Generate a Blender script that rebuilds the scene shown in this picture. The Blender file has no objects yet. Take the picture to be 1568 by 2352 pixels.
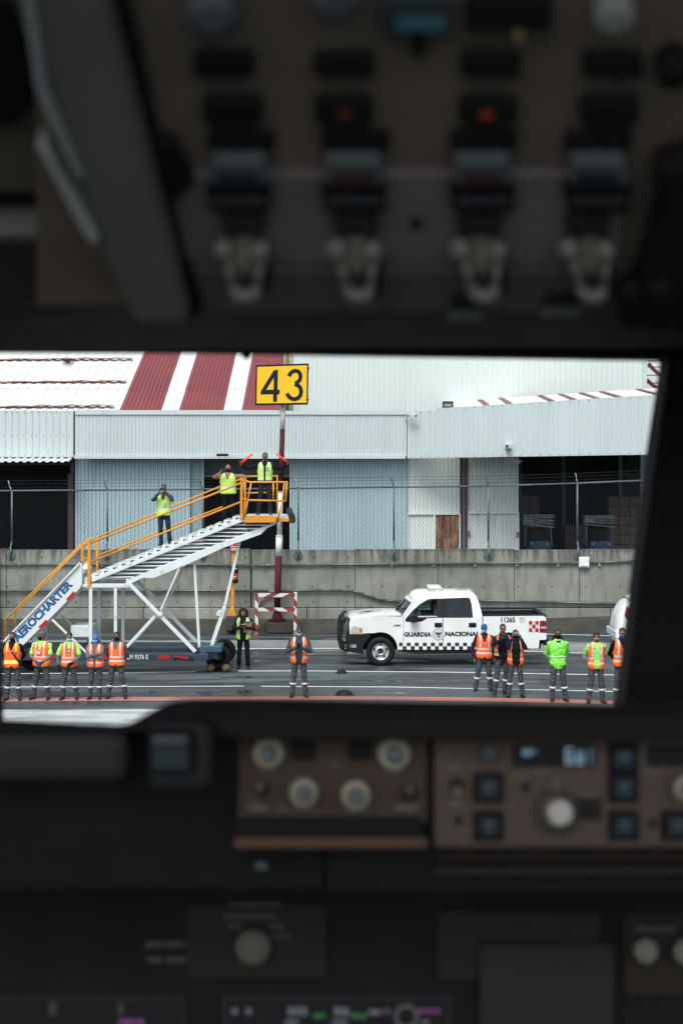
import bpy, bmesh, math, random
from mathutils import Vector, Matrix, noise
from mathutils.geometry import tessellate_polygon
random.seed(7)
C = bpy.context.scene
R = math.radians
# ---------------------------------------------------------------- camera
F = 3266.7                                   # focal length in the units of the measured picture (1568 x 2352)
cam_d = bpy.data.cameras.new("camera"); cam = bpy.data.objects.new("camera", cam_d)
C.collection.objects.link(cam); C.camera = cam
cam.location = (0, 0, 6); cam.rotation_euler = (R(90), 0, 0)
cam_d.sensor_fit = 'VERTICAL'; cam_d.sensor_height = 36; cam_d.sensor_width = 24; cam_d.lens = 50
cam_d.shift_y = -118/2352
cam_d.clip_start = 0.05; cam_d.clip_end = 2000
cam_d.dof.use_dof = True; cam_d.dof.focus_distance = 41; cam_d.dof.aperture_fstop = 4.7
# ---------------------------------------------------------------- sky and sun (overcast)
w = bpy.data.worlds.new("World"); C.world = w; w.use_nodes = True
nt = w.node_tree; bg = nt.nodes['Background']
sky = nt.nodes.new('ShaderNodeTexSky'); sky.sky_type = 'NISHITA'; sky.sun_disc = False
SUN_EL, SUN_ROT = 58, 200
sky.sun_elevation = R(SUN_EL); sky.sun_rotation = R(SUN_ROT); sky.air_density = 1.0; sky.dust_density = 3.5; sky.ozone_density = 1.0
hs_ = nt.nodes.new('ShaderNodeHueSaturation'); hs_.inputs['Saturation'].default_value = .62   # high thin overcast
nt.links.new(sky.outputs[0], hs_.inputs['Color']); nt.links.new(hs_.outputs[0], bg.inputs[0]); bg.inputs[1].default_value = 0.12
sd = bpy.data.lights.new("sun", 'SUN'); sd.energy = 1.3; sd.angle = R(25); sd.color = (1, .97, .92)
sun = bpy.data.objects.new("sun", sd); C.collection.objects.link(sun)
az = R(SUN_ROT); el = R(SUN_EL)
sdir = Vector((math.sin(az)*math.cos(el), math.cos(az)*math.cos(el), math.sin(el)))
sun.rotation_euler = sdir.to_track_quat('Z', 'Y').to_euler()
C.view_settings.view_transform = 'Standard'; C.view_settings.look = 'None'
C.view_settings.exposure = 0.90; C.view_settings.gamma = 1; C.view_settings.use_curve_mapping = False
C.render.engine = 'CYCLES'; C.cycles.use_denoising = True
C.cycles.max_bounces = 7; C.cycles.diffuse_bounces = 3; C.cycles.transparent_max_bounces = 16; C.cycles.caustics_reflective = False
C.cycles.sample_clamp_indirect = 8
# ---------------------------------------------------------------- helpers
def W(px, py, D): return Vector(((px-784)*D/F, D, 6-(py-1058)*D/F))
def GD(py): return 6*F/(py-1058)
_wl = {}
def wloc(o):
    return _wl.get(o.name, Vector((0, 0, 0))) if o else Vector((0, 0, 0))
def tag(o, label=None, cat=None, group=None, kind=None):
    if label: o['label'] = label
    if cat: o['category'] = cat
    if group: o['group'] = group
    if kind: o['kind'] = kind
    return o
def thing(name, label, cat, loc=(0, 0, 0), group=None):
    o = bpy.data.objects.new(name, None); C.collection.objects.link(o); o.location = loc
    o.empty_display_size = .2
    _wl[o.name] = Vector(loc)
    return tag(o, label, cat, group)
def copy_tree(o, parent=None):
    c = o.copy(); C.collection.objects.link(c)
    if parent: c.parent = parent
    for ch in list(o.children): copy_tree(ch, c)
    return c
_mats = {}
def mat(name, col, rough=.6, metal=0, var=.08, vscale=3, bump=0, bscale=40, emit=None, estr=1, stretch=None, spec=.5, coat=0):
    if name in _mats: return _mats[name]
    m = bpy.data.materials.new(name); m.use_nodes = True; n = m.node_tree.nodes; l = m.node_tree.links
    b = n['Principled BSDF']; b.inputs['Roughness'].default_value = rough; b.inputs['Metallic'].default_value = metal
    b.inputs['Specular IOR Level'].default_value = spec; b.inputs['Coat Weight'].default_value = coat
    b.inputs['Base Color'].default_value = (*col, 1)
    tc = n.new('ShaderNodeTexCoord'); src = tc.outputs['Object']
    if stretch:
        mp = n.new('ShaderNodeMapping'); mp.inputs['Scale'].default_value = stretch; l.new(src, mp.inputs[0]); src = mp.outputs[0]
    if var:
        no = n.new('ShaderNodeTexNoise'); no.inputs['Scale'].default_value = vscale; no.inputs['Detail'].default_value = 5; l.new(src, no.inputs[0])
        r = n.new('ShaderNodeMapRange'); r.inputs[1].default_value = .3; r.inputs[2].default_value = .7
        r.inputs[3].default_value = 1-var; r.inputs[4].default_value = 1+var; l.new(no.outputs[0], r.inputs[0])
        mx = n.new('ShaderNodeVectorMath'); mx.operation = 'SCALE'; mx.inputs[0].default_value = col; l.new(r.outputs[0], mx.inputs['Scale'])
        l.new(mx.outputs[0], b.inputs['Base Color'])
        r2 = n.new('ShaderNodeMapRange'); r2.inputs[1].default_value = .3; r2.inputs[2].default_value = .7
        r2.inputs[3].default_value = max(.02, rough-.1); r2.inputs[4].default_value = min(1, rough+.1); l.new(no.outputs[0], r2.inputs[0]); l.new(r2.outputs[0], b.inputs['Roughness'])
    if bump:
        n2 = n.new('ShaderNodeTexNoise'); n2.inputs['Scale'].default_value = bscale; n2.inputs['Detail'].default_value = 4; l.new(src, n2.inputs[0])
        bp = n.new('ShaderNodeBump'); bp.inputs['Strength'].default_value = bump; bp.inputs['Distance'].default_value = .02
        l.new(n2.outputs[0], bp.inputs['Height']); l.new(bp.outputs[0], b.inputs['Normal'])
    if emit:
        b.inputs['Emission Color'].default_value = (*emit, 1); b.inputs['Emission Strength'].default_value = estr
    _mats[name] = m
    return m
def glass(name, tint=(1, 1, 1), mixf=1.0, rough=.02):
    if name in _mats: return _mats[name]
    m = bpy.data.materials.new(name); m.use_nodes = True; n = m.node_tree.nodes; l = m.node_tree.links
    n.remove(n['Principled BSDF']); out = n['Material Output']
    t = n.new('ShaderNodeBsdfTransparent'); t.inputs[0].default_value = (*tint, 1)
    g = n.new('ShaderNodeBsdfGlossy'); g.inputs['Roughness'].default_value = rough
    f = n.new('ShaderNodeFresnel'); f.inputs[0].default_value = 1.45
    mm = n.new('ShaderNodeMath'); mm.operation = 'MULTIPLY'; mm.inputs[1].default_value = mixf; l.new(f.outputs[0], mm.inputs[0])
    mx = n.new('ShaderNodeMixShader'); l.new(mm.outputs[0], mx.inputs[0]); l.new(t.outputs[0], mx.inputs[1]); l.new(g.outputs[0], mx.inputs[2])
    l.new(mx.outputs[0], out.inputs[0]); _mats[name] = m
    return m
def basis(d, up=Vector((0, 0, 1))):
    d = Vector(d).normalized(); u = Vector(up)
    if abs(d.dot(u)) > .97: u = Vector((0, 1, 0))
    s = d.cross(u).normalized(); u = s.cross(d).normalized()
    return d, s, u
class MB:
    def __init__(s): s.v = []; s.f = []; s.m = []; s.sm = []
    def add(s, vs, fs, mi=0, smooth=False):
        o = len(s.v); s.v += [Vector(v) for v in vs]
        for f in fs: s.f.append([i+o for i in f]); s.m.append(mi); s.sm.append(smooth)
        return s
    def box(s, c, size, mi=0, rot=None):
        c = Vector(c); hx, hy, hz = [q/2 for q in size]; vs = []
        for z in (-hz, hz):
            for y in (-hy, hy):
                for x in (-hx, hx):
                    p = Vector((x, y, z)); vs.append(c+(rot @ p if rot else p))
        return s.add(vs, [(0, 2, 3, 1), (4, 5, 7, 6), (0, 1, 5, 4), (2, 6, 7, 3), (0, 4, 6, 2), (1, 3, 7, 5)], mi)
    def box2(s, a, b, mi=0):
        return s.box([(a[i]+b[i])/2 for i in range(3)], [abs(b[i]-a[i]) for i in range(3)], mi)
    def beam(s, p0, p1, wd, ht, mi=0, up=(0, 0, 1)):
        p0 = Vector(p0); p1 = Vector(p1); d, sd_, u = basis(p1-p0, Vector(up)); vs = []
        for p in (p0, p1):
            for a, b in ((-1, -1), (1, -1), (1, 1), (-1, 1)): vs.append(p+sd_*a*wd/2+u*b*ht/2)
        return s.add(vs, [(0, 1, 2, 3), (7, 6, 5, 4), (0, 4, 5, 1), (1, 5, 6, 2), (2, 6, 7, 3), (3, 7, 4, 0)], mi)
    def tube(s, p0, p1, r0, r1=None, n=10, mi=0, caps=True, sy=1, up=(0, 0, 1)):
        if r1 is None: r1 = r0
        p0 = Vector(p0); p1 = Vector(p1); d, a, b = basis(p1-p0, Vector(up)); vs = []
        for p, r in ((p0, r0), (p1, r1)):
            for i in range(n):
                t = 2*math.pi*i/n; vs.append(p+a*math.cos(t)*r+b*math.sin(t)*r*sy)
        fs = [(i, (i+1) % n, n+(i+1) % n, n+i) for i in range(n)]
        s.add(vs, fs, mi, True)
        if caps: s.add(vs[:n], [tuple(reversed(range(n)))], mi); s.add(vs[n:], [tuple(range(n))], mi)
        return s
    def path(s, pts, r, n=8, mi=0):
        pts = [Vector(p) for p in pts]
        for i in range(len(pts)-1):
            s.tube(pts[i], pts[i+1], r, r, n, mi)
            if i: s.ell(pts[i], (r, r, r), 8, 6, mi)
        return s
    def ell(s, c, r, nu=14, nv=10, mi=0, rot=None, keep=None):
        c = Vector(c); vs = []; fs = []
        if not hasattr(r, '__len__'): r = (r, r, r)
        for j in range(nv+1):
            ph = math.pi*j/nv
            for i in range(nu):
                t = 2*math.pi*i/nu; p = Vector((math.sin(ph)*math.cos(t)*r[0], math.sin(ph)*math.sin(t)*r[1], math.cos(ph)*r[2]))
                vs.append(c+(rot @ p if rot else p))
        for j in range(nv):
            for i in range(nu):
                a = j*nu+i; b = j*nu+(i+1) % nu; f = (a, a+nu, b+nu, b)
                if j == 0: f = (a, a+nu, b+nu)
                elif j == nv-1: f = (a, a+nu, b)
                if keep:
                    cc = Vector((0, 0, 0))
                    for q in f: cc += (vs[q]-c)
                    cc /= len(f)
                    if rot: cc = rot.inverted() @ cc
                    if not keep(cc): continue
                fs.append(f)
        return s.add(vs, fs, mi, True)
    def cap(s, p0, p1, r0, r1, n=12, mi=0):
        s.tube(p0, p1, r0, r1, n, mi); s.ell(p0, r0, n, 8, mi); s.ell(p1, r1, n, 8, mi); return s
    def lathe(s, prof, o, axis=(0, -1, 0), n=24, mi=0, smooth=True, caps=True):
        o = Vector(o); d, a, b = basis(Vector(axis)); vs = []; k = len(prof)
        for (h, r) in prof:
            for i in range(n):
                t = 2*math.pi*i/n; vs.append(o+d*h+a*math.cos(t)*r+b*math.sin(t)*r)
        fs = [(j*n+i, j*n+(i+1) % n, (j+1)*n+(i+1) % n, (j+1)*n+i) for j in range(k-1) for i in range(n)]
        s.add(vs, fs, mi, smooth)
        if not caps: return s
        if prof[-1][1] > 1e-5: s.add(vs[(k-1)*n:], [tuple(range(n))], mi)
        if prof[0][1] > 1e-5: s.add(vs[:n], [tuple(reversed(range(n)))], mi)
        return s
    def plate(s, outer, holes, fn, t0, t1, mi=0, mi_side=None):
        """polygon with holes in (a,b); fn(a,b,t)->world; thickness between t0 and t1"""
        loops = [list(outer)]+[list(h) for h in holes]
        tri = tessellate_polygon([[Vector((p[0], p[1], 0)) for p in lp] for lp in loops])
        flat = [p for lp in loops for p in lp]; n = len(flat)
        vs = [fn(p[0], p[1], t0) for p in flat]+[fn(p[0], p[1], t1) for p in flat]
        fs = [tuple(t) for t in tri]+[tuple(reversed([i+n for i in t])) for t in tri]
        s.add(vs, fs, mi); o = 0; side = []
        for lp in loops:
            k = len(lp)
            for i in range(k): side.append((o+i, o+(i+1) % k, n+o+(i+1) % k, n+o+i))
            o += k
        s.add(vs, side, mi if mi_side is None else mi_side)
        return s
    def build(s, name, mats, parent=None, bevel=0, auto=False, seg=2):
        me = bpy.data.meshes.new(name); o = wloc(parent)
        me.from_pydata([v-o for v in s.v], [], s.f)
        if not isinstance(mats, (list, tuple)): mats = [mats]
        for m in mats: me.materials.append(m)
        me.polygons.foreach_set('material_index', s.m); me.polygons.foreach_set('use_smooth', s.sm)
        bm = bmesh.new(); bm.from_mesh(me); bmesh.ops.remove_doubles(bm, verts=bm.verts, dist=1e-5)
        bmesh.ops.recalc_face_normals(bm, faces=bm.faces)
        bm.to_mesh(me); bm.free(); me.update()
        ob = bpy.data.objects.new(name, me); C.collection.objects.link(ob)
        if parent: ob.parent = parent
        _wl[ob.name] = o
        if bevel:
            b = ob.modifiers.new('bevel', 'BEVEL'); b.width = bevel; b.segments = seg; b.limit_method = 'ANGLE'; b.angle_limit = R(35)
        return ob
def top(s, name, mats, label, cat, group=None, kind=None, **k):
    o = s.build(name, mats, None, **k); return tag(o, label, cat, group, kind)
def corr(mb, P, U, V, wid, hgt, pitch, depth, N, mi=0, hfn=None, duty=.5):
    """corrugated sheet: ribs along V spread over U; hfn(s)->(lo,hi) offsets along V"""
    P = Vector(P); U = Vector(U).normalized(); V = Vector(V).normalized(); N = Vector(N).normalized()
    n = max(1, int(round(wid/pitch))); p = wid/n; xs = []
    for i in range(n):
        for q, h in ((0, 0), (duty-.08, 0), (duty+.04, 1), (.92, 1)): xs.append(((i+q)*p, h*depth))
    xs.append((wid, 0)); vs = []
    for x, h in xs:
        lo, hi = hfn(x) if hfn else (0, hgt)
        vs.append(P+U*x+V*lo+N*h); vs.append(P+U*x+V*hi+N*h)
    mb.add(vs, [(2*i, 2*i+2, 2*i+3, 2*i+1) for i in range(len(xs)-1)], mi)
    return mb
_font = None
def text(name, s_, wid, hgt, fn, m, parent, bold=0.0, thick=.004, box=None, mi=None, shear=0):
    """text fitted into wid x hgt, mapped by fn(x, z, t) -> world"""
    cu = bpy.data.curves.new('text', 'FONT'); cu.body = s_; cu.size = 1; cu.offset = bold; cu.resolution_u = 4; cu.shear = shear
    ob = bpy.data.objects.new('text', cu); C.collection.objects.link(ob)
    bpy.context.view_layer.update(); dg = bpy.context.evaluated_depsgraph_get()
    me = bpy.data.meshes.new_from_object(ob.evaluated_get(dg)); bpy.data.objects.remove(ob)
    xs = [v.co.x for v in me.vertices]; ys = [v.co.y for v in me.vertices]
    x0, x1, y0, y1 = min(xs), max(xs), min(ys), max(ys); mb = MB()
    mb.add([fn((v.co.x-x0)/(x1-x0)*wid, (v.co.y-y0)/(y1-y0)*hgt, thick) for v in me.vertices], [tuple(p.vertices) for p in me.polygons])
    bpy.data.meshes.remove(me)
    return mb.build(name, m, parent)
def remesh(mb, voxel, name, mats, parent, disp=0, dscale=12, smooth_it=2, seed=0):
    o = wloc(parent); me = bpy.data.meshes.new('tmp'); me.from_pydata([v-o for v in mb.v], [], mb.f)
    bm = bmesh.new(); bm.from_mesh(me); bmesh.ops.remove_doubles(bm, verts=bm.verts, dist=1e-6); bmesh.ops.recalc_face_normals(bm, faces=bm.faces); bm.to_mesh(me); bm.free()
    t = bpy.data.objects.new('tmp', me); C.collection.objects.link(t)
    r = t.modifiers.new('r', 'REMESH'); r.mode = 'VOXEL'; r.voxel_size = voxel; r.use_smooth_shade = True
    if smooth_it:
        q = t.modifiers.new('s', 'SMOOTH'); q.factor = .5; q.iterations = smooth_it
    bpy.context.view_layer.update(); dg = bpy.context.evaluated_depsgraph_get()
    nm = bpy.data.meshes.new_from_object(t.evaluated_get(dg)); bpy.data.objects.remove(t); bpy.data.meshes.remove(me)
    if disp:
        off = Vector((seed*3.1, seed*1.7, 0)); ns = [v.normal.copy() for v in nm.vertices]
        for v, nn in zip(nm.vertices, ns):
            p = Vector((v.co.x, v.co.y, v.co.z*1.7))*dscale+off
            v.co += nn*(noise.noise(p)*disp+noise.noise(p*2.3)*disp*.5)
    nm.name = name; nm.materials.clear()
    if not isinstance(mats, (list, tuple)): mats = [mats]
    for m in mats: nm.materials.append(m)
    for p in nm.polygons: p.use_smooth = True; p.material_index = 0
    ob = bpy.data.objects.new(name, nm); C.collection.objects.link(ob)
    if parent: ob.parent = parent
    _wl[ob.name] = o
    return ob
def arc(cx, cy, r, a0, a1, n=14, ry=None):
    ry = ry or r
    return [(cx+r*math.cos(R(a0+(a1-a0)*i/n)), cy+ry*math.sin(R(a0+(a1-a0)*i/n))) for i in range(n+1)]
# ================================================================ GROUND
def asphalt():
    m = mat('asphalt', (.075, .088, .092), .5, var=0); n = m.node_tree.nodes; l = m.node_tree.links; b = n['Principled BSDF']
    tc = n['Texture Coordinate']
    mp = n.new('ShaderNodeMapping'); mp.inputs['Scale'].default_value = (.12, .5, 1); l.new(tc.outputs['Object'], mp.inputs[0])
    a = n.new('ShaderNodeTexNoise'); a.inputs['Scale'].default_value = 1.6; a.inputs['Detail'].default_value = 6; a.inputs['Distortion'].default_value = .6; l.new(mp.outputs[0], a.inputs[0])
    cr = n.new('ShaderNodeValToRGB'); cr.color_ramp.elements[0].position = .41; cr.color_ramp.elements[0].color = (.027, .034, .038, 1)
    cr.color_ramp.elements[1].position = .61; cr.color_ramp.elements[1].color = (.074, .093, .100, 1); l.new(a.outputs[0], cr.inputs[0])
    g = n.new('ShaderNodeTexNoise'); g.inputs['Scale'].default_value = 30; g.inputs['Detail'].default_value = 3; l.new(tc.outputs['Object'], g.inputs[0])
    mr = n.new('ShaderNodeMapRange'); mr.inputs[3].default_value = .75; mr.inputs[4].default_value = 1.25; l.new(g.outputs[0], mr.inputs[0])
    vm = n.new('ShaderNodeVectorMath'); vm.operation = 'SCALE'; l.new(cr.outputs[0], vm.inputs[0]); l.new(mr.outputs[0], vm.inputs['Scale']); l.new(vm.outputs[0], b.inputs['Base Color'])
    r2 = n.new('ShaderNodeMapRange'); r2.inputs[1].default_value = .35; r2.inputs[2].default_value = .6; r2.inputs[3].default_value = .28; r2.inputs[4].default_value = .75
    l.new(a.outputs[0], r2.inputs[0]); l.new(r2.outputs[0], b.inputs['Roughness'])
    bp = n.new('ShaderNodeBump'); bp.inputs['Strength'].default_value = .25; bp.inputs['Distance'].default_value = .01; l.new(g.outputs[0], bp.inputs['Height']); l.new(bp.outputs[0], b.inputs['Normal'])
    return m
MASPH = asphalt()
mb = MB(); mb.add([(-600, -600, 0), (600, -600, 0), (600, 900, 0), (-600, 900, 0)], [(0, 1, 2, 3)])
mb.build('ground', MASPH)['kind'] = 'structure'
def sheet(name, pts, z, m, kind='structure'):
    mb = MB(); mb.add([(p[0], p[1], z) for p in pts], [tuple(range(len(pts)))]); o = mb.build(name, m); o['kind'] = kind; return o
def gx(px, py): D = GD(py); return ((px-784)*D/F, D)
def strip(name, pl, wd, z, m):
    """painted line along ground pixels with real width wd"""
    mb = MB(); vs = []
    for px, py in pl:
        x, y = gx(px, py); vs += [(x, y-wd/2, z), (x, y+wd/2, z)]
    mb.add(vs, [(2*i, 2*i+2, 2*i+3, 2*i+1) for i in range(len(pl)-1)]); o = mb.build(name, m); o['kind'] = 'structure'; return o
def worn(name, col, col2, scale=2.0, lo=.32, hi=.42, rough=.6, stretch=(1, 1, 1)):
    m = mat(name, col, rough, var=0); n = m.node_tree.nodes; l = m.node_tree.links; b = n['Principled BSDF']
    mp = n.new('ShaderNodeMapping'); mp.inputs['Scale'].default_value = stretch; l.new(n['Texture Coordinate'].outputs['Object'], mp.inputs[0])
    a = n.new('ShaderNodeTexNoise'); a.inputs['Scale'].default_value = scale; a.inputs['Detail'].default_value = 8; a.inputs['Roughness'].default_value = .65; l.new(mp.outputs[0], a.inputs[0])
    cr = n.new('ShaderNodeValToRGB'); cr.color_ramp.elements[0].position = lo; cr.color_ramp.elements[0].color = (*col2, 1)
    cr.color_ramp.elements[1].position = hi; cr.color_ramp.elements[1].color = (*col, 1); l.new(a.outputs[0], cr.inputs[0]); l.new(cr.outputs[0], b.inputs['Base Color'])
    return m
MLINE = worn('road_paint', (.62, .66, .66), (.2, .22, .22), 3)
strip('road_marking', [(-400, 1552), (0, 1548), (300, 1546), (520, 1542), (700, 1541.5), (770, 1542)], .13, .008, MLINE)
strip('road_marking', [(768, 1542.5), (1000, 1544), (1420, 1551), (1900, 1560)], .13, .008, MLINE)
strip('road_marking', [(-400, 1582), (0, 1578.5), (470, 1577), (560, 1576.5)], .11, .008, MLINE)
strip('road_marking', [(600, 1577), (900, 1578.5), (1420, 1589), (1900, 1600)], .11, .008, MLINE)
strip('road_marking', [(-400, 1491), (300, 1491), (784, 1490), (1100, 1493), (1420, 1503), (1900, 1515)], .18, .0085, MLINE)
strip('road_marking', [(-400, 1453), (784, 1451.5), (1150, 1454), (1420, 1461), (1900, 1472)], .14, .008, MLINE)
MRED = worn('red_paint', (.50, .17, .13), (.27, .13, .11), 1.2, .34, .62, stretch=(.4, 2, 1))
strip('red_road_marking', [(-400, 1607), (0, 1608), (300, 1606), (784, 1604), (1100, 1607), (1440, 1614.5), (1900, 1624)], .56, .0075, MRED)
MCON = worn('apron_concrete', (.50, .54, .52), (.22, .25, .25), 1.1, .36, .60, .5, stretch=(.6, 2.2, 1))  # pale concrete, its colour lightened further to carry the wet sheen
sheet('concrete_apron', [gx(-500, 1632), gx(250, 1630), gx(420, 1628), gx(520, 1640), gx(560, 2200), gx(-500, 2200)], .005, MCON)
MPALE = worn('pavement_concrete', (.235, .25, .245), (.13, .14, .14), 1.1, .34, .6, .55, stretch=(.5, 1, 1))
sheet('pavement', [gx(-500, 1489), gx(1000, 1489), gx(1420, 1500), gx(1900, 1510), gx(1900, 1478), gx(1420, 1476), gx(1000, 1471), gx(-500, 1470.5)], .005, MPALE)
MWET = mat('wet_road', (.04, .045, .047), .22, var=.3, vscale=1.5)
mb = MB()
for i in range(44):                       # damp streaks and puddles
    px = random.uniform(-60, 1500); py = random.choice([1462, 1500, 1516, 1530, 1558, 1595])+random.uniform(-6, 6)
    x, y = gx(px, py); wx = random.uniform(.5, 2.6); wy = random.uniform(.12, .4); ring = []
    for k in range(26):
        t = 2*math.pi*k/26; q = 1+.35*noise.noise(Vector((math.cos(t)*1.5, math.sin(t)*1.5, i*3.3)))
        ring.append((x+math.cos(t)*wx*q, y+math.sin(t)*wy*q, .003+.00004*i))
    mb.add(ring, [tuple(range(26))])
mb.build('puddle', MWET)['kind'] = 'stuff'
MTYRE = worn('tyre_mark', (.028, .034, .037), (.05, .06, .064), 2.2, .42, .6, .6, stretch=(.4, 3, 1))
for i, (pl_, w_) in enumerate((([(600, 1566), (900, 1561), (1200, 1559), (1500, 1566)], .16), ([(640, 1583), (930, 1570), (1240, 1570), (1500, 1578)], .14), ([(-50, 1562), (250, 1566), (520, 1560)], .15), ([(560, 1512), (760, 1518), (930, 1530), (1400, 1538)], .2))):
    strip('tyre_mark', pl_, w_, .0062+i*.0004, MTYRE)
# small sunken things in the road
def disc(name, px, py, rx, ry, z, m, label, cat, group=None, lid=True):
    x, y = gx(px, py); t = thing(name, label, cat, (x, y, 0), group)
    a = MB(); a.lathe([(.0, rx*1.25), (.012, rx*1.2), (.014, rx*.9)], (x, y, .004), (0, 0, 1), 24); a.build('frame', m, t)
    b = MB(); b.lathe([(z*math.sin(q*.19), rx*math.cos(q*.19)) for q in range(9)], (x, y, .014), (0, 0, 1), 20); b.build('lid', MRUB, t)
    for c in t.children: c.scale = (1, ry/rx, 1)
    return t
MRUB = mat('black_rubber', (.008, .009, .010), .6, var=.2, vscale=6, spec=.25)
MDKM = mat('dark_metal', (.04, .045, .048), .45, .4)
disc('ground_light', 784, 1546.5, .14, .14, .1, MDKM, 'small black domed light on the tarmac left of the pickup, on the upper white line', 'light', 'domed lights on the tarmac')
disc('ground_light', 791, 1596, .22, .2, .12, MDKM, 'larger black domed light beside the red stripe near the middle of the window', 'light', 'domed lights on the tarmac')
disc('manhole_cover', 500, 1543, .5, .22, .015, MDKM, 'long black cover sunk in the road beside the woman, on the white line', 'manhole cover')
x, y = gx(757, 1499); t = thing('drain', 'wide rusty drain grate in a pale concrete surround behind the man in the middle', 'drain', (x, y, 0))
mb = MB(); mb.box((x, y, .008), (2.0, 1.1, .016)); mb.build('surround', MPALE, t)
mb = MB()
for i in range(12): mb.box((x-.6+i*.1, y, .022), (.06, .55, .012))
mb.build('grate', mat('rusty_iron', (.06, .05, .045), .7, .3, .3, 8), t)
# low pale wheel-stop block behind the front wheel of the pickup
x, y = gx(870, 1520)
top(MB().box((x-1.45, y+1.6, .07), (1.0, .22, .14)), 'wheel_stop', MPALE, 'low pale concrete wheel stop on the wet road in front of the pickup bumper', 'wheel stop', bevel=.02)
# ================================================================ RETAINING WALL
def wallmat():
    m = mat('cast_concrete', (.30, .305, .275), .8, var=0); n = m.node_tree.nodes; l = m.node_tree.links; b = n['Principled BSDF']; tc = n['Texture Coordinate']
    def noi(scale, st, det=5):
        mp = n.new('ShaderNodeMapping'); mp.inputs['Scale'].default_value = st; l.new(tc.outputs['Object'], mp.inputs[0])
        a = n.new('ShaderNodeTexNoise'); a.inputs['Scale'].default_value = scale; a.inputs['Detail'].default_value = det; l.new(mp.outputs[0], a.inputs[0]); return a.outputs[0]
    def rng(s_, a, b_, c, d):
        r = n.new('ShaderNodeMapRange'); r.inputs[1].default_value = a; r.inputs[2].default_value = b_; r.inputs[3].default_value = c; r.inputs[4].default_value = d; l.new(s_, r.inputs[0]); return r.outputs[0]
    def mth(op, a, b_):
        q = n.new('ShaderNodeMath'); q.operation = op
        for i, v in enumerate((a, b_)):
            if isinstance(v, (int, float)): q.inputs[i].default_value = v
            else: l.new(v, q.inputs[i])
        return q.outputs[0]
    big = rng(noi(.55, (1, 1, 1.3)), .3, .7, .72, 1.2); fine = rng(noi(9, (1, 1, 1)), .3, .7, .93, 1.07)
    sx = n.new('ShaderNodeSeparateXYZ'); l.new(tc.outputs['Object'], sx.inputs[0])
    topm = rng(sx.outputs[2], 2.05, 2.9, 0, 1)                      # drips run down from the coping
    drip = rng(noi(5.5, (1, .0, .12), 3), .42, .56, 0, 1)
    d = rng(mth('MULTIPLY', drip, topm), 0, 1, 1, .36)
    edge = rng(sx.outputs[2], 2.78, 2.87, 1, .55)
    streak = rng(noi(3.2, (1, 0, .25), 4), .48, .66, 1, .72)
    v = mth('MULTIPLY', mth('MULTIPLY', big, fine), mth('MULTIPLY', mth('MULTIPLY', d, edge), streak))
    vm = n.new('ShaderNodeVectorMath'); vm.operation = 'SCALE'; vm.inputs[0].default_value = (.235, .242, .212); l.new(v, vm.inputs['Scale']); l.new(vm.outputs[0], b.inputs['Base Color'])
    bp = n.new('ShaderNodeBump'); bp.inputs['Strength'].default_value = .3; bp.inputs['Distance'].default_value = .02; l.new(noi(12, (1, 1, 1)), bp.inputs['Height']); l.new(bp.outputs[0], b.inputs['Normal'])
    return m
MWALL = wallmat(); MHOLE = mat('tie_hole_shadow', (.03, .03, .028), .9)
MPLIN = worn('wet_plinth', (.038, .039, .034), (.07, .07, .06), 1.3, .35, .7, .85, stretch=(1, 1, 3)); MPLIN.node_tree.nodes['Principled BSDF'].inputs['Specular IOR Level'].default_value = .12
YW = 50.0
wt = thing('retaining_wall', 'long stained grey concrete retaining wall of cast panels behind the pickup', 'wall', (0, YW, 0))
def wz(py, D=YW): return 6-(py-1058)*D/F
def wx_(px, D=YW): return (px-784)*D/F
ZT = wz(1263)
seam_low = wz(1396)
mb = MB(); joints = [-30, wx_(-160), wx_(15), wx_(235), wx_(332), wx_(575), wx_(815), wx_(1005), wx_(1180), wx_(1330), wx_(1520), 24]
for i in range(len(joints)-1):
    a, b = joints[i]+.007, joints[i+1]-.007
    if joints[i] > wx_(550) and joints[i] < wx_(590): a += .06
    mb.box2((a, YW+.004*(i % 3), seam_low+.012), (b, YW+.5, ZT+.02*math.sin(i*2.1)))
mb.build('wall_panel', MWALL, wt, bevel=.015)
mb = MB(); jl = [-30, wx_(-90), wx_(120), wx_(330), wx_(560), wx_(705), wx_(880), wx_(1055), wx_(1240), wx_(1400), 24]
for i in range(len(jl)-1): mb.box2((jl[i]+.01, YW-.05, 0), (jl[i+1]-.01, YW+.5, seam_low-.01))
mb.build('wall_base', MWALL, wt, bevel=.02)
mb = MB(); mb.box2((-30, YW+.06, 0), (24, YW+.45, ZT-.03)); mb.build('joint_filler', mat('joint_dark', (.07, .07, .065), .9), wt)
mb = MB()
for px in range(-60, 1540, 78):
    for py in (1280, 1347, 1382) if px % 2 == 0 else (1280, 1347): 
        mb.lathe([(0, .028), (.012, .024)], (wx_(px+random.uniform(-2, 2)), YW+.003, wz(py)), (0, -1, 0), 8)
mb.build('tie_hole', MHOLE, wt)['kind'] = 'stuff'
mb = MB(); vs = []
for x in [-30+i*1.5 for i in range(37)]:
    q = .05*noise.noise(Vector((x*.6, 0, 0)))
    rise = .10*max(0, (x-6)/4)
    vs += [(x, YW-.55+q, .0), (x, YW-.5+q, .14), (x, YW-.36, .38+q*.5+rise), (x, YW-.045, .45+q*.5+rise)]
fs = []
for i in range(36):
    for k in range(3): fs.append((4*i+k, 4*i+4+k, 4*i+5+k, 4*i+1+k))
mb.add(vs, fs); mb.build('plinth', MPLIN, wt)
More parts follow.
